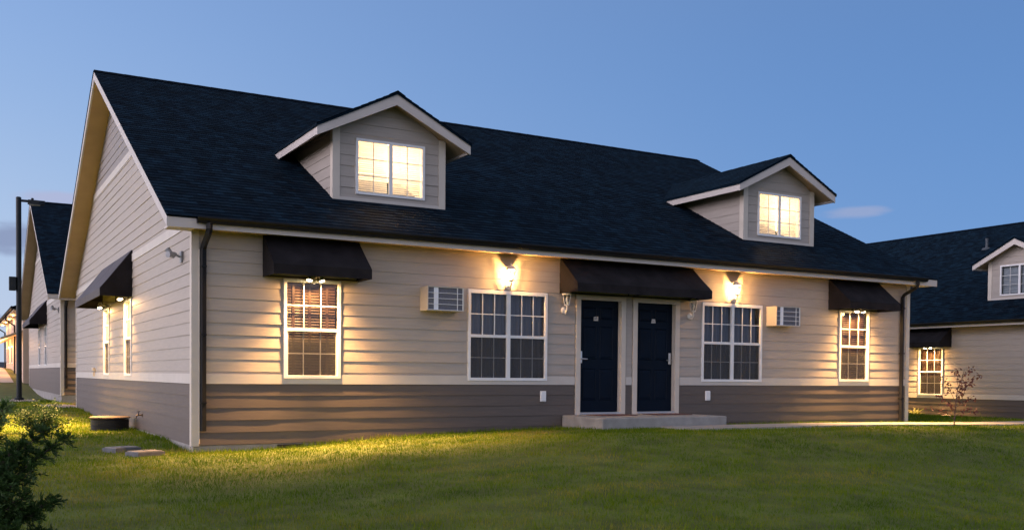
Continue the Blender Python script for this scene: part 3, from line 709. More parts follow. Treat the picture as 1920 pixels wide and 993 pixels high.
    mb.quad([(q0, y3, e0), (q1, y3, e0), (q1, y3, e1), (q0, y3, e1)])
    for xx in (q0, q1): mb.quad([(xx, y2, e0), (xx, y3, e0), (xx, y3, e1), (xx, y2, e1)])
    for zz in (e0, e1): mb.quad([(q0, y2, zz), (q1, y2, zz), (q1, y3, zz), (q0, y3, zz)])
    mb.build('window_room', M_ROOM if lit else M_DARK, root)
    if lit:
        l = bpy.data.lights.new('room_light', 'POINT'); l.energy = ROOM_W; l.color = (1.0, .72, .44); l.shadow_soft_size = .09
        q = bpy.data.objects.new('room_light', l); COL.objects.link(q); q.parent = root; q.location = (wc+.12, yf+.66, z0+.62*h)
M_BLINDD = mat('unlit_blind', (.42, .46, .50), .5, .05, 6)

SW, SH, BW, BH = .915, 1.527, 1.57, 1.545
FRONT = [(W_BROWN, 1.806, .567, SW, SH), (W_BIG, 5.297, .549, BW, BH), (W_BIG, 10.395, .549, BW, BH), (W_BROWN, 13.856, .567, SW, SH)]
GABLE = [(W_CREAM, 6.08, .567, SW, SH), (W_CREAM, 9.26, .567, SW, SH)]
M1 = T(0, 0, 0); M2 = T(24.3, 7.85, -.45, -PI/2); M3 = T(0, 20.5, .30)
H1 = house('house', 'long tan and brown siding house with two lit dormers and dark blue twin doors', M1, front=FRONT, doors=((6.687, 7.79), (7.955, 9.058)),
           dormers=((3.5055, True), (12.60, True)), gable=GABLE, spouts=((.138, -1), (15.33, 1)), conduit=True)
H2 = house('house', 'tan house cut by the frame edge with one unlit dormer and a floodlit window', M2, x0=-10, x1=9, front=[FRONT[0]], dormers=((4.13, False),), gable=(), right_gable=True, spouts=())
H3 = house('house', 'tan gabled house behind the street lamp, partly hidden by the nearest house', M3, front=[FRONT[0]], gable=[(W_CREAM, 6.08, .567, SW, SH), (W_CREAM, 9.26, .567, SW, SH)], spouts=((.138, -1),))
# roof vent pipe of the second house, foundation vent of the first
mb = MB(); M_VENT = mat('dull_vent_metal', (.07, .08, .09), .6, .1, 20, metal=.3); mb.lathe([(.20, -.06), (.13, .03), (.05, .05), (.05, .34), (.058, .34), (.058, .37)], (-.19, 5.6, ZE+S*(5.6+OE)-.02), (0, 0, 1), 12); mb.build('vent_pipe', M_VENT, H2, smooth=False)
mb = MB(); mb.box(1.26, 1.66, -.012, .02, -.56, -.445); mb.build('foundation_vent', M_DARK, H1)

# ------------------------------------------------------------------ awnings
def awning_proto(name, w, h=.675, p=.6, v=.15, cm=None):
    o = thing(name, None, 'awning'); mb = MB(); a = w/2; n = max(6, int(w/.12)); mseg = 6
    def pt(x, t):                                                            # slope with slight sag between the frame bars
        s = .012*math.sin(PI*t)*(1+.5*math.sin(x*7.)); return (x, -.006-p*t*1.0, h-(h-v)*t-s)
    for i in range(n):
        xa, xb = -a+w*i/n, -a+w*(i+1)/n
        for k in range(mseg): mb.quad([pt(xa, k/mseg), pt(xb, k/mseg), pt(xb, (k+1)/mseg), pt(xa, (k+1)/mseg)])
        q0, q1 = pt(xa, 1), pt(xb, 1); wv = lambda x: .004*math.sin(x*9)
        mb.quad([q0, q1, (xb, -.006-p+wv(xb)*0, .0+wv(xb)), (xa, -.006-p, .0+wv(xa))])
    c = mb.build('canopy', cm or M_AWN, o); sd = c.modifiers.new('cloth', 'SOLIDIFY'); sd.thickness = .005; sd.offset = 1
    for sg in (-1, 1):
        mb = MB(); x = sg*(a-.001)
        mb.prism([(x, -.006, h-.004), (x, -.006, 0), (x, -p-.002, 0), (x, -p-.002, v-.004)], (-sg*.004, 0, 0)); mb.build('side_panel', M_AWN, o)
    mb = MB(); r = .011
    for x in ([-a+.02, a-.02] if w < 2 else [-a+.02, 0, a-.02]):
        mb.tube([(x, -.02, h-.03), (x, -.02, .02), (x, -p+.02, .02), (x, -p+.02, v-.02), (x, -.02, h-.03)], r, 6)
    for (y, z) in ((-p+.02, .02), (-p+.02, v-.03), (-.02, .02)): mb.tube([(-a+.02, y, z), (a-.02, y, z)], r, 6)
    mb.build('frame', M_BLACK, o)
    return o
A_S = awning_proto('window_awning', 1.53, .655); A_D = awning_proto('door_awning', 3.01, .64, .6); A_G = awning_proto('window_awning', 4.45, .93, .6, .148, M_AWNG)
def awn(proto, Mh, loc, label, group='dark canvas awnings', first=False):
    o = proto if first else copy_tree(proto)
    o.matrix_world = Mh @ loc; tag(o, label, 'awning', group); return o
awn(A_S, M1, T(1.79, 0, 2.10), 'dark awning over the floodlit window nearest the left front corner', first=True)
awn(A_S, M1, T(13.83, 0, 2.085), 'dark awning over the floodlit window beside the right downspout')
awn(A_D, M1, T(7.845, 0, 2.105), 'wide dark awning spanning both navy entrance doors', first=True)
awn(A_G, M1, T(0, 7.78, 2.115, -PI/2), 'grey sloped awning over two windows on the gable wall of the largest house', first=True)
awn(A_S, M2, T(1.79, 0, 2.10), 'dark awning over the window of the house at the right edge')
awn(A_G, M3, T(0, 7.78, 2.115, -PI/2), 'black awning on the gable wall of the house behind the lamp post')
awn(A_S, M3, T(1.79, 0, 2.10), 'dark awning on the front of the rear house, hidden behind the gable')

# ------------------------------------------------------------------ lights on the walls
def spot(parent, loc, dirv, w, cone=150, blend=.5, r=.035, name='lamp_light'):
    l = bpy.data.lights.new(name, 'SPOT'); l.energy = w; l.color = WARM_LAMP; l.spot_size = R(cone); l.spot_blend = blend; l.shadow_soft_size = r
    o = bpy.data.objects.new(name, l); COL.objects.link(o); o.parent = parent; o.location = loc; o.rotation_euler = Vector(dirv).to_track_quat('-Z', 'Y').to_euler(); return o
def floodlight(Mh, loc, label, w=FLOOD_W, lit=True, out=.185, beam=BEAM_W, tilt=.42):
    o = thing('floodlight', label, 'floodlight', Mh @ loc, 'twin floodlights over the windows')
    mb = MB(); mb.lathe([(.055, 0), (.055, .02), (.035, .03)], (0, -.022, .02), (0, -1, 0), 14); mb.build('base_plate', M_GREYM, o)
    for sg in (-1, 1):
        mb = MB(); mb.tube([(sg*.02, -.045, .02), (sg*.05, -.10, .035), (sg*.075, -out+.07, .03)], .011, 8); mb.build('arm', M_GREYM, o)
        d = Vector((sg*.25, -.16, -1)).normalized(); c = Vector((sg*.08, -out+.03, .055))
        mb = MB(); mb.lathe([(.020, -.05), (.032, -.02), (.034, .03), (.046, .07), (.048, .085)], c, d, 14); hd = mb.build('lamp_head', M_GREYM, o)
        mb = MB(); mb.lathe([(.042, .086), (.030, .098), (.010, .104)], c, d, 14); mb.build('bulb', M_BULB if lit else M_WHITE, hd)
        if lit:
            spot(o, c+d*.125, (sg*.25, -.10, -1), w, 166, .3)                # spill round the bulb
            spot(o, c+d*.125, (sg*.30, -.20, -1), DOWN_W, 96, .8)              # grazing the wall below
            spot(o, c+d*.125, (sg*.38, -tilt, -1), beam, 74, 1.0)               # the reflector's beam on the lawn
    return o
floodlight(M1, T(1.806, 0, 2.10), 'lit twin floodlight under the awning nearest the left front corner')
floodlight(M1, T(13.856, 0, 2.09), 'lit twin floodlight under the awning beside the right downspout')
floodlight(M1, T(0, 6.08, 2.12, -PI/2), 'lit floodlight over the gable window nearer the front corner', beam=GABLE_BEAM_W, tilt=.76)
floodlight(M1, T(0, 9.26, 2.12, -PI/2), 'lit floodlight over the gable window farther from the front corner', beam=GABLE_BEAM_W, tilt=.76)
floodlight(M2, T(1.806, 0, 2.10), 'lit floodlight over the window of the house at the right edge')
floodlight(M3, T(1.806, 0, 2.10), 'lit floodlight on the rear house front, behind the gable wall')
# bare twin security light on the gable, unlit
o = thing('security_light', 'small grey unlit twin security light on the gable wall near the corner', 'security light', M1 @ T(-.012, .70, 2.40, -PI/2), 'security lights on gable walls')
mb = MB(); mb.box(-.055, .055, -.03, .0, -.085, .085, .006); mb.build('base_plate', M_GREYM, o)
for sg in (-1, 1):
    mb = MB(); mb.tube([(sg*.02, -.03, 0), (sg*.035, -.08, .02), (sg*.05, -.11, .02)], .011, 8); mb.build('arm', M_GREYM, o)
    mb = MB(); d = Vector((sg*.35, -.55, .75 if sg < 0 else -.1)).normalized(); mb.lathe([(.022, -.05), (.035, -.01), (.042, .07), (.050, .11), (.046, .112)], (sg*.06, -.14, .03), d, 14); mb.build('lamp_head', M_GREYM, o)
o2 = copy_tree(o); o2.matrix_world = M3 @ T(-.012, .70, 2.40, -PI/2); o2['label'] = 'tiny security light on the gable of the house behind the lamp post'

def lantern(Mh, loc, label, lit):
    o = thing('wall_lantern', label, 'lantern', Mh @ loc, 'white carriage lanterns by the doors and windows')
    # back plate low on the wall, scroll arm rising out to a six-sided lantern body
    mb = MB(); mb.lathe([(.050, 0), (.060, .008), (.058, .018), (.040, .028), (.022, .04)], (0, -.012, .05), (0, -1, 0), 16); mb.build('back_plate', M_LANT, o, smooth=False)
    mb = MB(); mb.tube([(0, -.03, .05), (0, -.07, .035), (0, -.11, .03), (0, -.13, .055), (0, -.128, .10), (0, -.125, .125)], [.012, .012, .012, .013, .014, .016], 8)
    mb.tube([(0, -.05, .03), (0, -.06, -.01), (0, -.085, -.02), (0, -.10, 0), (0, -.09, .018)], .008, 7); mb.build('scroll_arm', M_LANT, o, smooth=True)
    c = Vector((0, -.125, .12)); n = 6; ra, rb = .048, .078; h0, h1 = .03, .20
    mb = MB(); mb.lathe([(.02, 0), (.05, .012), (.056, .03)], c, (0, 0, 1), 6)
    for j in range(n):
        a = 2*PI*j/n; mb.tube([c+Vector((ra*math.cos(a), ra*math.sin(a), h0)), c+Vector((rb*math.cos(a), rb*math.sin(a), h1))], .0055, 5)
    mb.build('lantern_cage', M_LANT, o)
    mb = MB(); mb.lathe([(.088, h1), (.092, h1+.012), (.066, h1+.035), (.040, h1+.062), (.020, h1+.070), (.016, h1+.085), (.010, h1+.095), (.014, h1+.103), (.002, h1+.118)], c, (0, 0, 1), 12); mb.build('cap', M_LANT, o)
    mb = MB()
    for j in range(n):
        a, b = 2*PI*j/n, 2*PI*(j+1)/n; r0, r1 = ra*.95, rb*.95
        mb.quad([c+Vector((r0*math.cos(a), r0*math.sin(a), h0)), c+Vector((r0*math.cos(b), r0*math.sin(b), h0)), c+Vector((r1*math.cos(b), r1*math.sin(b), h1)), c+Vector((r1*math.cos(a), r1*math.sin(a), h1))])
    mb.build('glass_panes', M_GLASS, o)
    mb = MB(); mb.lathe([(.008, .03), (.010, .06), (.026, .09), (.030, .115), (.022, .14), (.004, .152)], c, (0, 0, 1), 12); mb.build('bulb', M_BULB if lit else M_WHITE, o, smooth=True)
    if lit:
        l = bpy.data.lights.new('lantern_light', 'POINT'); l.energy = LANTERN_W; l.color = LANTERN_COL; l.shadow_soft_size = .034
        q = bpy.data.objects.new('lantern_light', l); COL.objects.link(q); q.parent = o; q.location = c+Vector((0, 0, .105))
    return o
lantern(M1, T(5.28, 0, 2.13), 'lit wall lantern above the four-sash window left of the doors', True)
lantern(M1, T(10.40, 0, 2.13), 'lit wall lantern above the four-sash window right of the doors', True)
lantern(M1, T(6.42, 0, 1.76), 'unlit white lantern beside the left navy door, near the awning end', False)
lantern(M1, T(9.30, 0, 1.76), 'unlit white lantern beside the right navy door, half under the awning', False)

# ------------------------------------------------------------------ air conditioners and small wall fittings
def air_con(loc, label):
    o = thing('air_conditioner', label, 'air conditioner', M1 @ loc, 'through-wall air conditioners'); w, h, p = .66, .39, .30; a = w/2
    mb = MB(); t = .012
    mb.box(-a, -a+t, -p, .0, 0, h); mb.box(a-t, a, -p, .0, 0, h); mb.box(-a+t, a-t, -p+.002, .0, 0, t); mb.box(-a+t, a-t, -p+.002, .0, h-t, h)
    mb.build('sleeve', M_AC, o)
    mb = MB(); mb.box(-a+t, a-t, -p+.035, -p+.06, t, h-t)
    for k in range(46): xx = -a+t+(w-2*t)*(k+.5)/46; mb.box(xx-.0022, xx+.0022, -p+.026, -p+.035, t, h-t)
    mb.build('coil', M_ACIN, o)
    mb = MB()
    for k in range(5): z = t+(h-2*t)*k/4; mb.box(-a+t, a-t, -p+.008, -p+.016, z-.004, z+.004)
    for xx in (a-.12, a-.02): mb.box(xx-.006, xx+.006, -p+.004, -p+.012, t, h-t)
    mb.build('grille', M_WHITE, o)
    mb = MB(); mb.box(-a+.12, -a+.20, -p+.018, -p+.0255, t+.004, h-t-.004); mb.build('label_strip', mat('white_sheet', (.85, .85, .86), .5), o)
    return o
air_con(T(3.965, 0, 1.69), 'beige air conditioner in the wall left of the doors')
air_con(T(11.63, 0, 1.685), 'beige air conditioner in the wall right of the doors')
for x, lb in ((6.003, 'white outlet cover on brown siding left of the step'), (9.769, 'white outlet cover on brown siding right of the doors')):
    o = thing('outlet_cover', lb, 'outlet cover', M1 @ T(x, -.012, .277), 'weatherproof outlet covers')
    mb = MB(); mb.box(-.058, .058, -.03, 0, -.095, .095, .008); mb.build('box', M_WHITE, o)
    mb = MB(); mb.box(-.047, .047, -.042, -.0302, -.08, .08, .006); mb.build('flap', M_WHITE, o)
o = thing('hose_bib', 'small brass hose tap low on the gable siding', 'tap', M1 @ T(-.012, 4.38, -.15, -PI/2))
mb = MB(); mb.lathe([(.035, 0), (.035, .006), (.014, .01), (.014, .08)], (0, 0, 0), (0, -1, 0), 12); mb.tube([(0, -.06, 0), (0, -.10, -.01), (0, -.115, -.06)], .014, 8); mb.build('spout', mat('tarnished_brass', (.16, .11, .07), .5, .15, 20, metal=.6), o)
mb = MB(); mb.lathe([(.008, 0), (.008, .05), (.032, .052), (.032, .062)], (0, -.07, .01), (0, 0, 1), 12); mb.build('handle', mat('dark_tap_handle', (.05, .03, .03), .5), o)
o = thing('meter_box', 'small tan utility fitting on the gable siding beyond the windows', 'utility box', M1 @ T(-.012, 11.46, .70, -PI/2))
mb = MB(); mb.box(-.10, .10, -.07, 0, -.03, .04, .006); mb.box(-.04, .04, -.05, 0, -.16, -.05, .005); mb.build('housing', M_AC, o)

# ------------------------------------------------------------------ step, mats, ground fittings
mb = MB(); mb.box(6.40, 9.13, -1.30, -.032, -.75, -.060, .018)
tag(mb.build('door_step', M_CONC), 'low concrete step slab in front of the two navy doors', 'step')
for x, lb in ((7.24, 'rust brown doormat before the left navy door'), (8.50, 'rust brown doormat before the right navy door')):
    mb = MB(); mb.box(x-.40, x+.40, -.62, -.14, -.0595, -.048, .004); tag(mb.build('doormat', M_MAT), lb, 'doormat', 'doormats on the step')
zz = zg(-.45, 5.3)
o = thing('access_riser', 'round black plastic riser with a tan lid in the grass by the gable', 'access riser', T(-.46, 5.25, zz))
mb = MB(); prof = [(.335, -.1)]
for k in range(7): prof += [(.335, .01+k*.030), (.346, .018+k*.030), (.346, .026+k*.030), (.335, .034+k*.030)]
mb.lathe(prof, (0, 0, 0), (0, 0, 1), 36); mb.build('drum', M_PLASTIC, o)
mb = MB(); mb.lathe([(.35, .232), (.365, .236), (.365, .256), (.34, .266), (.05, .268)], (0, 0, 0), (0, 0, 1), 36); mb.build('lid', M_LID, o)
for (x, y, rz, lb) in ((-.96, .10, .5, 'flat grey valve box lid in the grass, the tan one behind'), (-.76, -.62, .45, 'flat grey valve box lid in the grass, the nearer raised one')):
    o = thing('valve_box', lb, 'valve box', T(x, y, zg(x, y), rz), 'valve boxes sunk in the lawn')
    mb = MB(); mb.prism([(-.21, -.15, -.08), (.21, -.15, -.08), (.21, .15, -.08), (-.21, .15, -.08)], (0, 0, .135)); mb.build('box_rim', M_VALVE, o)
    mb = MB(); mb.box(-.185, .185, -.125, .125, .054, .068, .006); mb.box(-.03, .03, -.018, .018, .0665, .074); mb.build('lid', mat('dusty_lid', (.24, .22, .195), .85, .25, 10), o)

# ------------------------------------------------------------------ street lamp
o = thing('street_lamp', 'tall dark street lamp post with a flat shoebox head on the left', 'street lamp', T(-1.14, 22.4, zg(-1.14, 22.4)))
PH = 6.86
mb = MB(); mb.lathe([(.15, -.05), (.15, .10), (.10, .12)], (0, 0, 0), (0, 0, 1), 16); mb.build('base', M_POLE, o)
mb = MB(); mb.lathe([(.085, .10), (.085, PH), (.06, PH+.02)], (0, 0, 0), (0, 0, 1), 16); mb.build('pole', M_POLE, o)
mb = MB(); mb.box(.05, .30, -.04, .04, PH-.14, PH-.06, .01); mb.build('arm', M_POLE, o)
mb = MB(); mb.prism([(.28, -.14, PH-.19), (.62, -.16, PH-.20), (.80, -.10, PH-.19), (.80, .10, PH-.19), (.62, .16, PH-.20), (.28, .14, PH-.19)], (0, 0, .13)); mb.lathe([(.045, 0), (.045, .07), (.02, .08)], (.42, 0, PH-.06), (0, 0, 1), 10)
hd = mb.build('lamp_head', M_POLE, o)
mb = MB(); mb.box(.32, .66, -.11, .11, PH-.222, PH-.203, .004); mb.build('lens', mat('frosted_lens', (.5, .5, .5), .4), hd)
mb = MB(); mb.box(-.30, -.09, -.12, .12, 3.72, 4.18, .015); bx = mb.build('control_box', M_POLE, o)

# ------------------------------------------------------------------ far building with lit eaves
MB3 = T(-.2, 46, .72)
o = thing('far_building', 'distant building with orange lit walls and deep bright eaves behind the lamp post', 'building', MB3)
mb = MB(); mb.box(0, 9, -8.5, 9.2, -1.2, 2.80); mb.build('wall', mat('far_cream_wall', (.58, .42, .30), .7, .08, 2), o)
mb = MB(); mb.prism([(-.42, -8.7, 2.86), (-.42, 9.7, 2.86), (-.42, 9.7, 3.0), (-.42, -8.7, 3.0)], (10, 0, 0)); mb.prism([(-.42, -8.7, 3.0), (4.5, -8.7, 4.6), (9.6, -8.7, 3.0)], (0, 18.4, 0)); mb.build('roof', M_SHING, o)
mb = MB(); mb.box(-.40, 0, -8.6, 9.6, 2.80, 2.858); mb.build('soffit', mat('far_soffit', (.6, .48, .34), .7), o)
mb = MB(); mb.tube([(-.48, -8.7, 2.94), (-.48, 9.7, 2.94)], .07, 6); mb.build('gutter', M_BLACK, o)
for yy_ in (9.5, -2.0):
    mb = MB(); mb.tube([(-.48, yy_, 2.9), (-.46, yy_, 2.62), (-.06, yy_, 2.35), (-.06, yy_, -.2)], .045, 6); mb.build('downspout', M_BLACK, o)
mb = MB(); mb.prism([(-.95, -8.4, 1.42), (-.95, 9.9, 1.42), (0, 9.9, 1.80), (0, -8.4, 1.80)], (0, 0, .10)); mb.build('canopy', M_SOFF, o)
for yy_ in (7.6, 5.0, 1.5):
    mb = MB(); mb.box(-.03, .02, yy_-.55, yy_+.55, .35, 1.35); w_ = mb.build('window', M_WHITE, o)
    mb = MB(); mb.quad([(-.034, yy_-.48, .42), (-.034, yy_+.48, .42), (-.034, yy_+.48, 1.28), (-.034, yy_-.48, 1.28)]); mb.build('pane', M_DRAPE, w_)
for yy_ in (8.3, 4.2, 0.0, -4.2):
    mb = MB(); mb.lathe([(.05, 0), (.05, -.04), (.02, -.06)], (-.22, yy_, 2.80), (0, 0, 1), 10); mb.build('ceiling_lamp', mat('far_ceiling_lamp', (1, .8, .5), .5, emit=(1, .62, .3), estr=3), o)
    for zz_, xx_, e_ in ((2.62, -.24, 26), (1.36, -.62, 130)):
        l = bpy.data.lights.new('eave_light', 'POINT'); l.energy = e_; l.color = (1, .50, .20); l.shadow_soft_size = .06
        q = bpy.data.objects.new('eave_light', l); COL.objects.link(q); q.parent = o; q.location = (xx_, yy_, zz_)

# ------------------------------------------------------------------ plants
def leaf_quads(mb, p, d, ln, wd, nrm=None):
    d = d.normalized(); s = d.cross(nrm if nrm is not None else Vector((random.gauss(0, 1), random.gauss(0, 1), random.gauss(0, 1)))).normalized()
    mb.quad([p, p+d*ln*.45+s*wd, p+d*ln, p+d*ln*.45-s*wd])
def rv(s=1.): return Vector((random.gauss(0, s), random.gauss(0, s), random.gauss(0, s)))
def juniper():
    bx, by = -3.05, -6.85; bz = zg(bx, by)
    o = thing('juniper_bush', 'spreading dark green juniper bush at the lower left edge', 'bush', T(bx, by, bz)); wood = MB(); fol = MB(); pale = MB(); random.seed(21)
    tips = [(-2.76, -6.95, .36, 1), (-2.38, -7.25, .16, 0), (-2.50, -7.1, .20, 0), (-2.62, -7.2, .14, 0), (-2.82, -7.0, .20, 0), (-2.72, -7.4, .08, 0), (-2.86, -7.3, .12, 0),
            (-2.60, -7.5, -.05, 0), (-2.47, -7.45, -.25, 0), (-2.65, -7.5, -.22, 0), (-2.58, -7.4, -.34, 0), (-2.80, -7.6, -.12, 0), (-2.95, -7.5, -.02, 0), (-2.70, -7.7, -.40, 0), (-2.53, -7.2, -.50, 0), (-2.83, -7.7, -.30, 0),
            (-2.95, -6.9, .24, 0), (-3.1, -7.2, .28, 0), (-3.3, -7.0, .3, 0), (-3.2, -7.5, .0, 0), (-3.5, -6.8, .1, 0), (-3.2, -6.3, .2, 0), (-2.9, -6.2, .0, 0), (-2.45, -7.0, -.58, 0), (-2.36, -7.2, -.62, 0)]
    for (x, y, z, pl) in tips:
        tip = Vector((x-bx, y-by, z-bz)); c = Vector((tip.x*.25, tip.y*.25, tip.z*.55)); n = 14
        path = [Vector((0, 0, -.03)).lerp(c, t).lerp(c.lerp(tip, t), t)+rv(.008)*t for t in [k/n for k in range(n+1)]]
        wood.tube(path, [.016*(1-.85*k/n) for k in range(n+1)], 5)
        for k in range(5, n+1):
            p = path[k]; ax = (path[k]-path[k-1]).normalized()
            for _ in range(20 if pl else 12):
                sd = (rv()+ax*1.0+Vector((.15, 0, .25))).normalized(); ln = random.uniform(.05, .15)*(1.25-.55*k/n); m = 5
                tw = [p+sd*ln*t/m+Vector((0, 0, -.012*(t/m)**2)) for t in range(m+1)]
                wood.tube([tw[0], tw[-1]], [.0022, .001], 3, False)
                tgt = pale if (pl and random.random() < .75) else fol
                for t in range(1, m+1):
                    for _ in range(5):
                        leaf_quads(tgt, tw[t]+rv(.004), sd*1.2+rv(.5), random.uniform(.020, .042), random.uniform(.0030, .0055))
    wood.build('branches', M_JBARK, o)
    fol.build('foliage', M_JUN, o); pale.build('upper_foliage', M_JUNL, o)
juniper()
def low_shrub(x, y, label):
    z = zg(x, y); o = thing('low_shrub', label, 'shrub', T(x, y, z)); wood = MB(); fol = MB(); random.seed(33)
    for k in range(26):
        a = random.random()*2*PI; r = random.uniform(.15, .52); tip = Vector((r*math.cos(a)*1.05, r*math.sin(a), random.uniform(.18, .62)*(1.15-r)))
        path = [Vector((0, 0, -.02)).lerp(Vector((tip.x*.3, tip.y*.3, tip.z*.6)), t).lerp(Vector((tip.x*.3, tip.y*.3, tip.z*.6)).lerp(tip, t), t) for t in [q/8 for q in range(9)]]
        wood.tube(path, [.010*(1-.8*q/8) for q in range(9)], 5)
        for p in path[3:]:
            for _ in range(34):
                leaf_quads(fol, p+rv(.045), rv()+Vector((.2*tip.x, .2*tip.y, .5)), random.uniform(.03, .07), random.uniform(.006, .011))
    wood.build('branches', M_JBARK, o); fol.build('foliage', leafmat('low_shrub_green', (.018, .045, .012), (.055, .10, .030), scale=6), o)
low_shrub(-1.66, 4.9, 'low rounded green shrub on the floodlit grass left of the gable wall')
def sapling(x, y, label):
    z = zg(x, y); o = thing('sapling', label, 'tree', T(x, y, z)); random.seed(5); wood = MB(); fol = MB()
    trunk = [Vector((0, 0, -.05)), Vector((0, 0, .15)), Vector((.03, 0, .4)), Vector((.10, .02, .7)), Vector((.20, .0, .95)), Vector((.28, 0, 1.12))]
    wood.tube(trunk, [.013, .012, .010, .008, .005, .002], 7)
    for (st, tip) in ((.22, (-.55, .1, .36)), (.25, (.5, -.1, .34)), (.35, (-.35, .1, .62)), (.42, (.55, 0, .55)), (.5, (-.1, .2, .9)), (.55, (.72, 0, .98)), (.7, (.0, 0, 1.10)), (.75, (.60, .1, .85)), (.8, (.40, -.1, 1.15)), (.3, (.25, .3, .42)), (.6, (.05, -.2, .78)), (.45, (.35, .1, .66))):
        f_ = st*(len(trunk)-1)/1.12; k = min(int(f_), len(trunk)-2); s = trunk[k].lerp(trunk[k+1], f_-k); e = Vector(tip)
        pth = [s.lerp(e, t/6)+Vector((0, 0, .05*math.sin(PI*t/6)))+rv(.008) for t in range(7)]; wood.tube(pth, [.006, .005, .004, .004, .003, .002, .001], 5)
        for p in pth[2:]:
            for _ in range(6):
                q = p+rv(.035); leaf_quads(fol, q, rv()+Vector((.3, 0, -.3)), random.uniform(.05, .09), random.uniform(.012, .022))
    wood.build('trunk', M_BARK, o); fol.build('crown', M_RED, o)
sapling(13.85, -2.5, 'thin young tree with dark red leaves beside the sidewalk')
def tuft(x, y, z, n, h, m, name, label, cat, wd=.006, spread=.6):
    mb = MB()
    for _ in range(n):
        d = Vector((random.gauss(0, spread), random.gauss(0, spread), 1)).normalized(); p = Vector((random.gauss(0, .03), random.gauss(0, .03), 0)); s = d.cross(rv()).normalized(); l = h*random.uniform(.6, 1.1)
        a, b, c = p, p+d*l*.55, p+d*l+Vector((d.x, d.y, -.6))*l*.25
        mb.quad([a-s*wd, a+s*wd, b+s*wd*.9, b-s*wd*.9]); mb.quad([b-s*wd*.9, b+s*wd*.9, c])
    return tag(mb.build(name, m, loc=(x, y, z)), label, cat)
tuft(23.75, 6.15, zg(23.75, 6.15), 40, .38, M_TUFT, 'grass_tuft', 'bright spiky plant at the foot of the right house wall', 'plant', .012)
tuft(.95, 18.6, zg(.95, 18.6), 160, .85, M_TUFT, 'leafy_shrub', 'yellow green shrub beside the rear house corner board', 'shrub', .014, .45)
tuft(.35, 17.6, zg(.35, 17.6), 260, .34, M_DRY, 'dry_shrub', 'low rusty brown shrub on the rock bed between the houses', 'shrub', .008, .9)
tuft(-2.05, 23.0, zg(-2.05, 23.0), 200, .75, M_DRY, 'reddish_shrub', 'upright reddish shrub left of the lamp post', 'shrub', .014, .14)
tuft(-2.45, 23.2, zg(-2.45, 23.2), 240, .36, M_DRY, 'dry_shrub', 'low dark dry shrub at the left frame edge', 'shrub', .010, .8)
def rock(x, y, z, r, label):
    import bmesh
    bm = bmesh.new(); bmesh.ops.create_icosphere(bm, subdivisions=3, radius=1); sd = random.random()*50
    for v in bm.verts:
        k = 1+.30*noise.noise(v.co*1.3+Vector((sd, 0, 0)))+.1*noise.noise(v.co*4+Vector((sd, 3, 0))); v.co = Vector((v.co.x*k*r*1.5, v.co.y*k*r, v.co.z*k*r*.55))
    mb = MB(); mb.addbm(bm); return tag(mb.build('rock', M_ROCK, loc=(x, y, z), smooth=True), label, 'rock', 'pale rocks along the right house')
for x, y, r, lb in ((23.6, 4.95, .16, 'pale rock nearest the lit window of the right house'), (23.5, 4.1, .11, 'small pale rock behind the red sapling'), (23.55, 2.85, .13, 'pale rock under the brown wall right of the sapling'), (23.6, 2.35, .11, 'flat pale rock under the brown wall, second right of the sapling'), (23.6, 1.05, .12, 'pale rock under the brown wall near the frame edge')):
    rock(x, y, zg(x, y)+.02, r, lb)
def gravel():
    mb = MB(); random.seed(9)
    for (cx_, cy_, rx, ry, n) in ((.15, 16.9, 1.0, 1.5, 1500), (-2.0, 22.4, 1.5, 1.2, 900)):
        for _ in range(n):
            a = random.random()*2*PI; q = math.sqrt(random.random()); x, y = cx_+rx*q*math.cos(a), cy_+ry*q*math.sin(a); z = zg(x, y); s = random.uniform(.02, .05)
            rz = random.random()*PI; u = Vector((math.cos(rz), math.sin(rz), 0))*s; w = Vector((-math.sin(rz), math.cos(rz), 0))*s*.7; c = Vector((x, y, z))
            p = [c+u, c+w, c-u, c-w]; t = c+Vector((0, 0, s*.8))
            for j in range(4): mb.quad([p[j], p[(j+1) % 4], t+(p[(j+1) % 4]-c)*.45, t+(p[j]-c)*.45])
            mb.quad([t+(q_-c)*.45 for q_ in p])
    tag(mb.build('gravel', M_ROCK), 'pinkish gravel bed between the houses and round the lamp post', 'gravel', kind='stuff')
gravel()

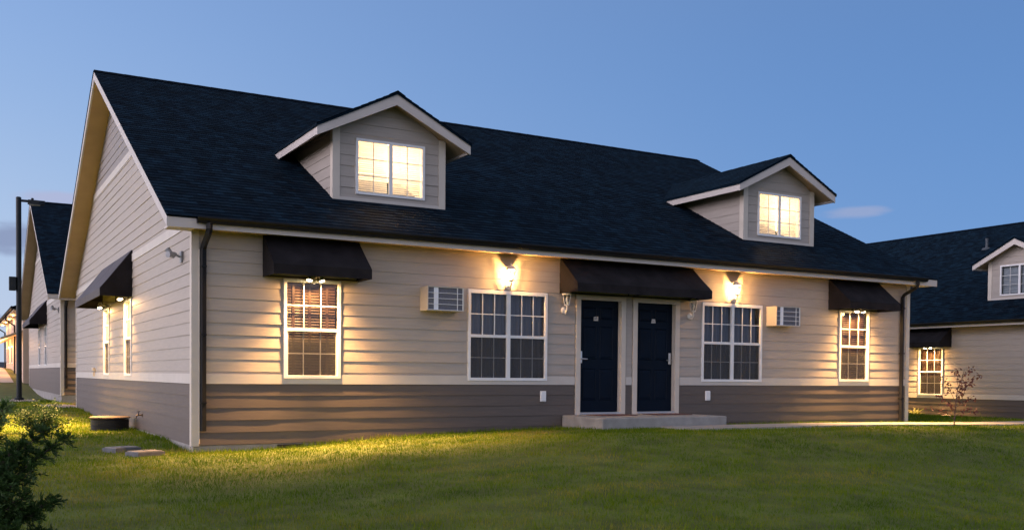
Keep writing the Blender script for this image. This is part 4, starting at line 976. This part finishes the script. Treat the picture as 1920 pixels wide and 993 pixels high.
# ------------------------------------------------------------------ grass blades on the lawn, as one mesh
def grass():
    n_try = 2600000
    X = rng.uniform(-9, 30, n_try); Y = rng.uniform(-9.5, 24, n_try)
    q = np.stack([X-CAM.x, Y-CAM.y], 1); f2 = np.array([fw.x, fw.y])/math.hypot(fw.x, fw.y); rr = np.array([f2[1], -f2[0]])
    dep = q@f2; lat = q@rr
    keep = (dep > 5) & (np.abs(lat) < dep*.53+.3)
    dens = np.clip((9.5/np.maximum(dep, 1))**1.5, 0.03, 1); keep &= rng.random(n_try) < dens
    def out(x0, x1, y0, y1): return ~((X > x0) & (X < x1) & (Y > y0) & (Y < y1))
    keep &= out(-.01, 15.61, -.015, 15.8) & out(-.01, 30, 20.4, 40) & out(24.2, 45, -12, 20) & out(6.38, 9.15, -1.32, 0) & out(7.6, 40, SW0-.01, SW1+.01) & out(15.7, 40, 8, 30)
    keep &= ((X+1.66)**2+(Y-4.9)**2 > .2**2)
    keep &= ((X+.46)**2+(Y-5.25)**2 > .36**2) & (((X-.15)/.95)**2+((Y-16.9)/1.4)**2 > 1) & (((X+2.0)/1.4)**2+((Y-22.4)/1.1)**2 > 1)
    keep &= ~((np.abs(X+.96) < .2) & (np.abs(Y-.10) < .16)) & ~((np.abs(X+.76) < .2) & (np.abs(Y+.62) < .16))
    X, Y, dep = X[keep], Y[keep], dep[keep]; n = len(X)
    # bilinear height lookup
    gx = np.arange(-10, 31.01, .25); gy = np.arange(-10.5, 25.01, .25); Z = np.array([[zg(x, y) for x in gx] for y in gy])
    ix = (X-gx[0])/.25; iy = (Y-gy[0])/.25; i0 = ix.astype(int); j0 = iy.astype(int); fx = ix-i0; fy = iy-j0
    z = Z[j0, i0]*(1-fx)*(1-fy)+Z[j0, i0+1]*fx*(1-fy)+Z[j0+1, i0]*(1-fx)*fy+Z[j0+1, i0+1]*fx*fy
    h = rng.uniform(.018, .048, n)*(1+.25*np.sin(X*2.1+np.sin(Y*1.7)*2)*np.sin(Y*2.6))
    wall = np.minimum(np.where(X > -.3, np.clip(-Y, 0, 9), 9), np.where(Y > -.3, np.clip(-X, 0, 9), 9))     # uncut fringe along the walls
    h *= 1+.7*np.exp(-(wall/.16)**2)
    cl = np.sin(X*6.3+2*np.sin(Y*4.1))*np.sin(Y*7.7+2*np.sin(X*3.3)); h *= 1+.35*np.clip(cl, -.5, 1)
    h *= np.where(rng.random(n) < .006, rng.uniform(1.4, 2.1, n), 1)
    wd = rng.uniform(.0022, .0042, n)*np.clip(dep/9, 1, 3.0)
    ang = rng.uniform(0, 2*PI, n); la = rng.uniform(0, 2*PI, n); lean = rng.uniform(.1, .8, n)*h
    V = np.empty((n, 3, 3))
    V[:, 0] = np.stack([X-np.cos(ang)*wd, Y-np.sin(ang)*wd, z-.01], 1); V[:, 1] = np.stack([X+np.cos(ang)*wd, Y+np.sin(ang)*wd, z-.01], 1)
    V[:, 2] = np.stack([X+np.cos(la)*lean, Y+np.sin(la)*lean, z+h], 1)
    me = bpy.data.meshes.new('grass'); me.vertices.add(n*3); me.vertices.foreach_set('co', V.ravel())
    me.loops.add(n*3); me.loops.foreach_set('vertex_index', np.arange(n*3, dtype=np.int32)); me.polygons.add(n); me.polygons.foreach_set('loop_start', np.arange(0, n*3, 3, dtype=np.int32))
    me.update(); me.materials.append(M_GRASS); o = bpy.data.objects.new('grass', me); COL.objects.link(o)
    tag(o, 'short mown green grass with worn yellowish patches round the houses', 'grass', kind='stuff'); print('blades', n)
grass()
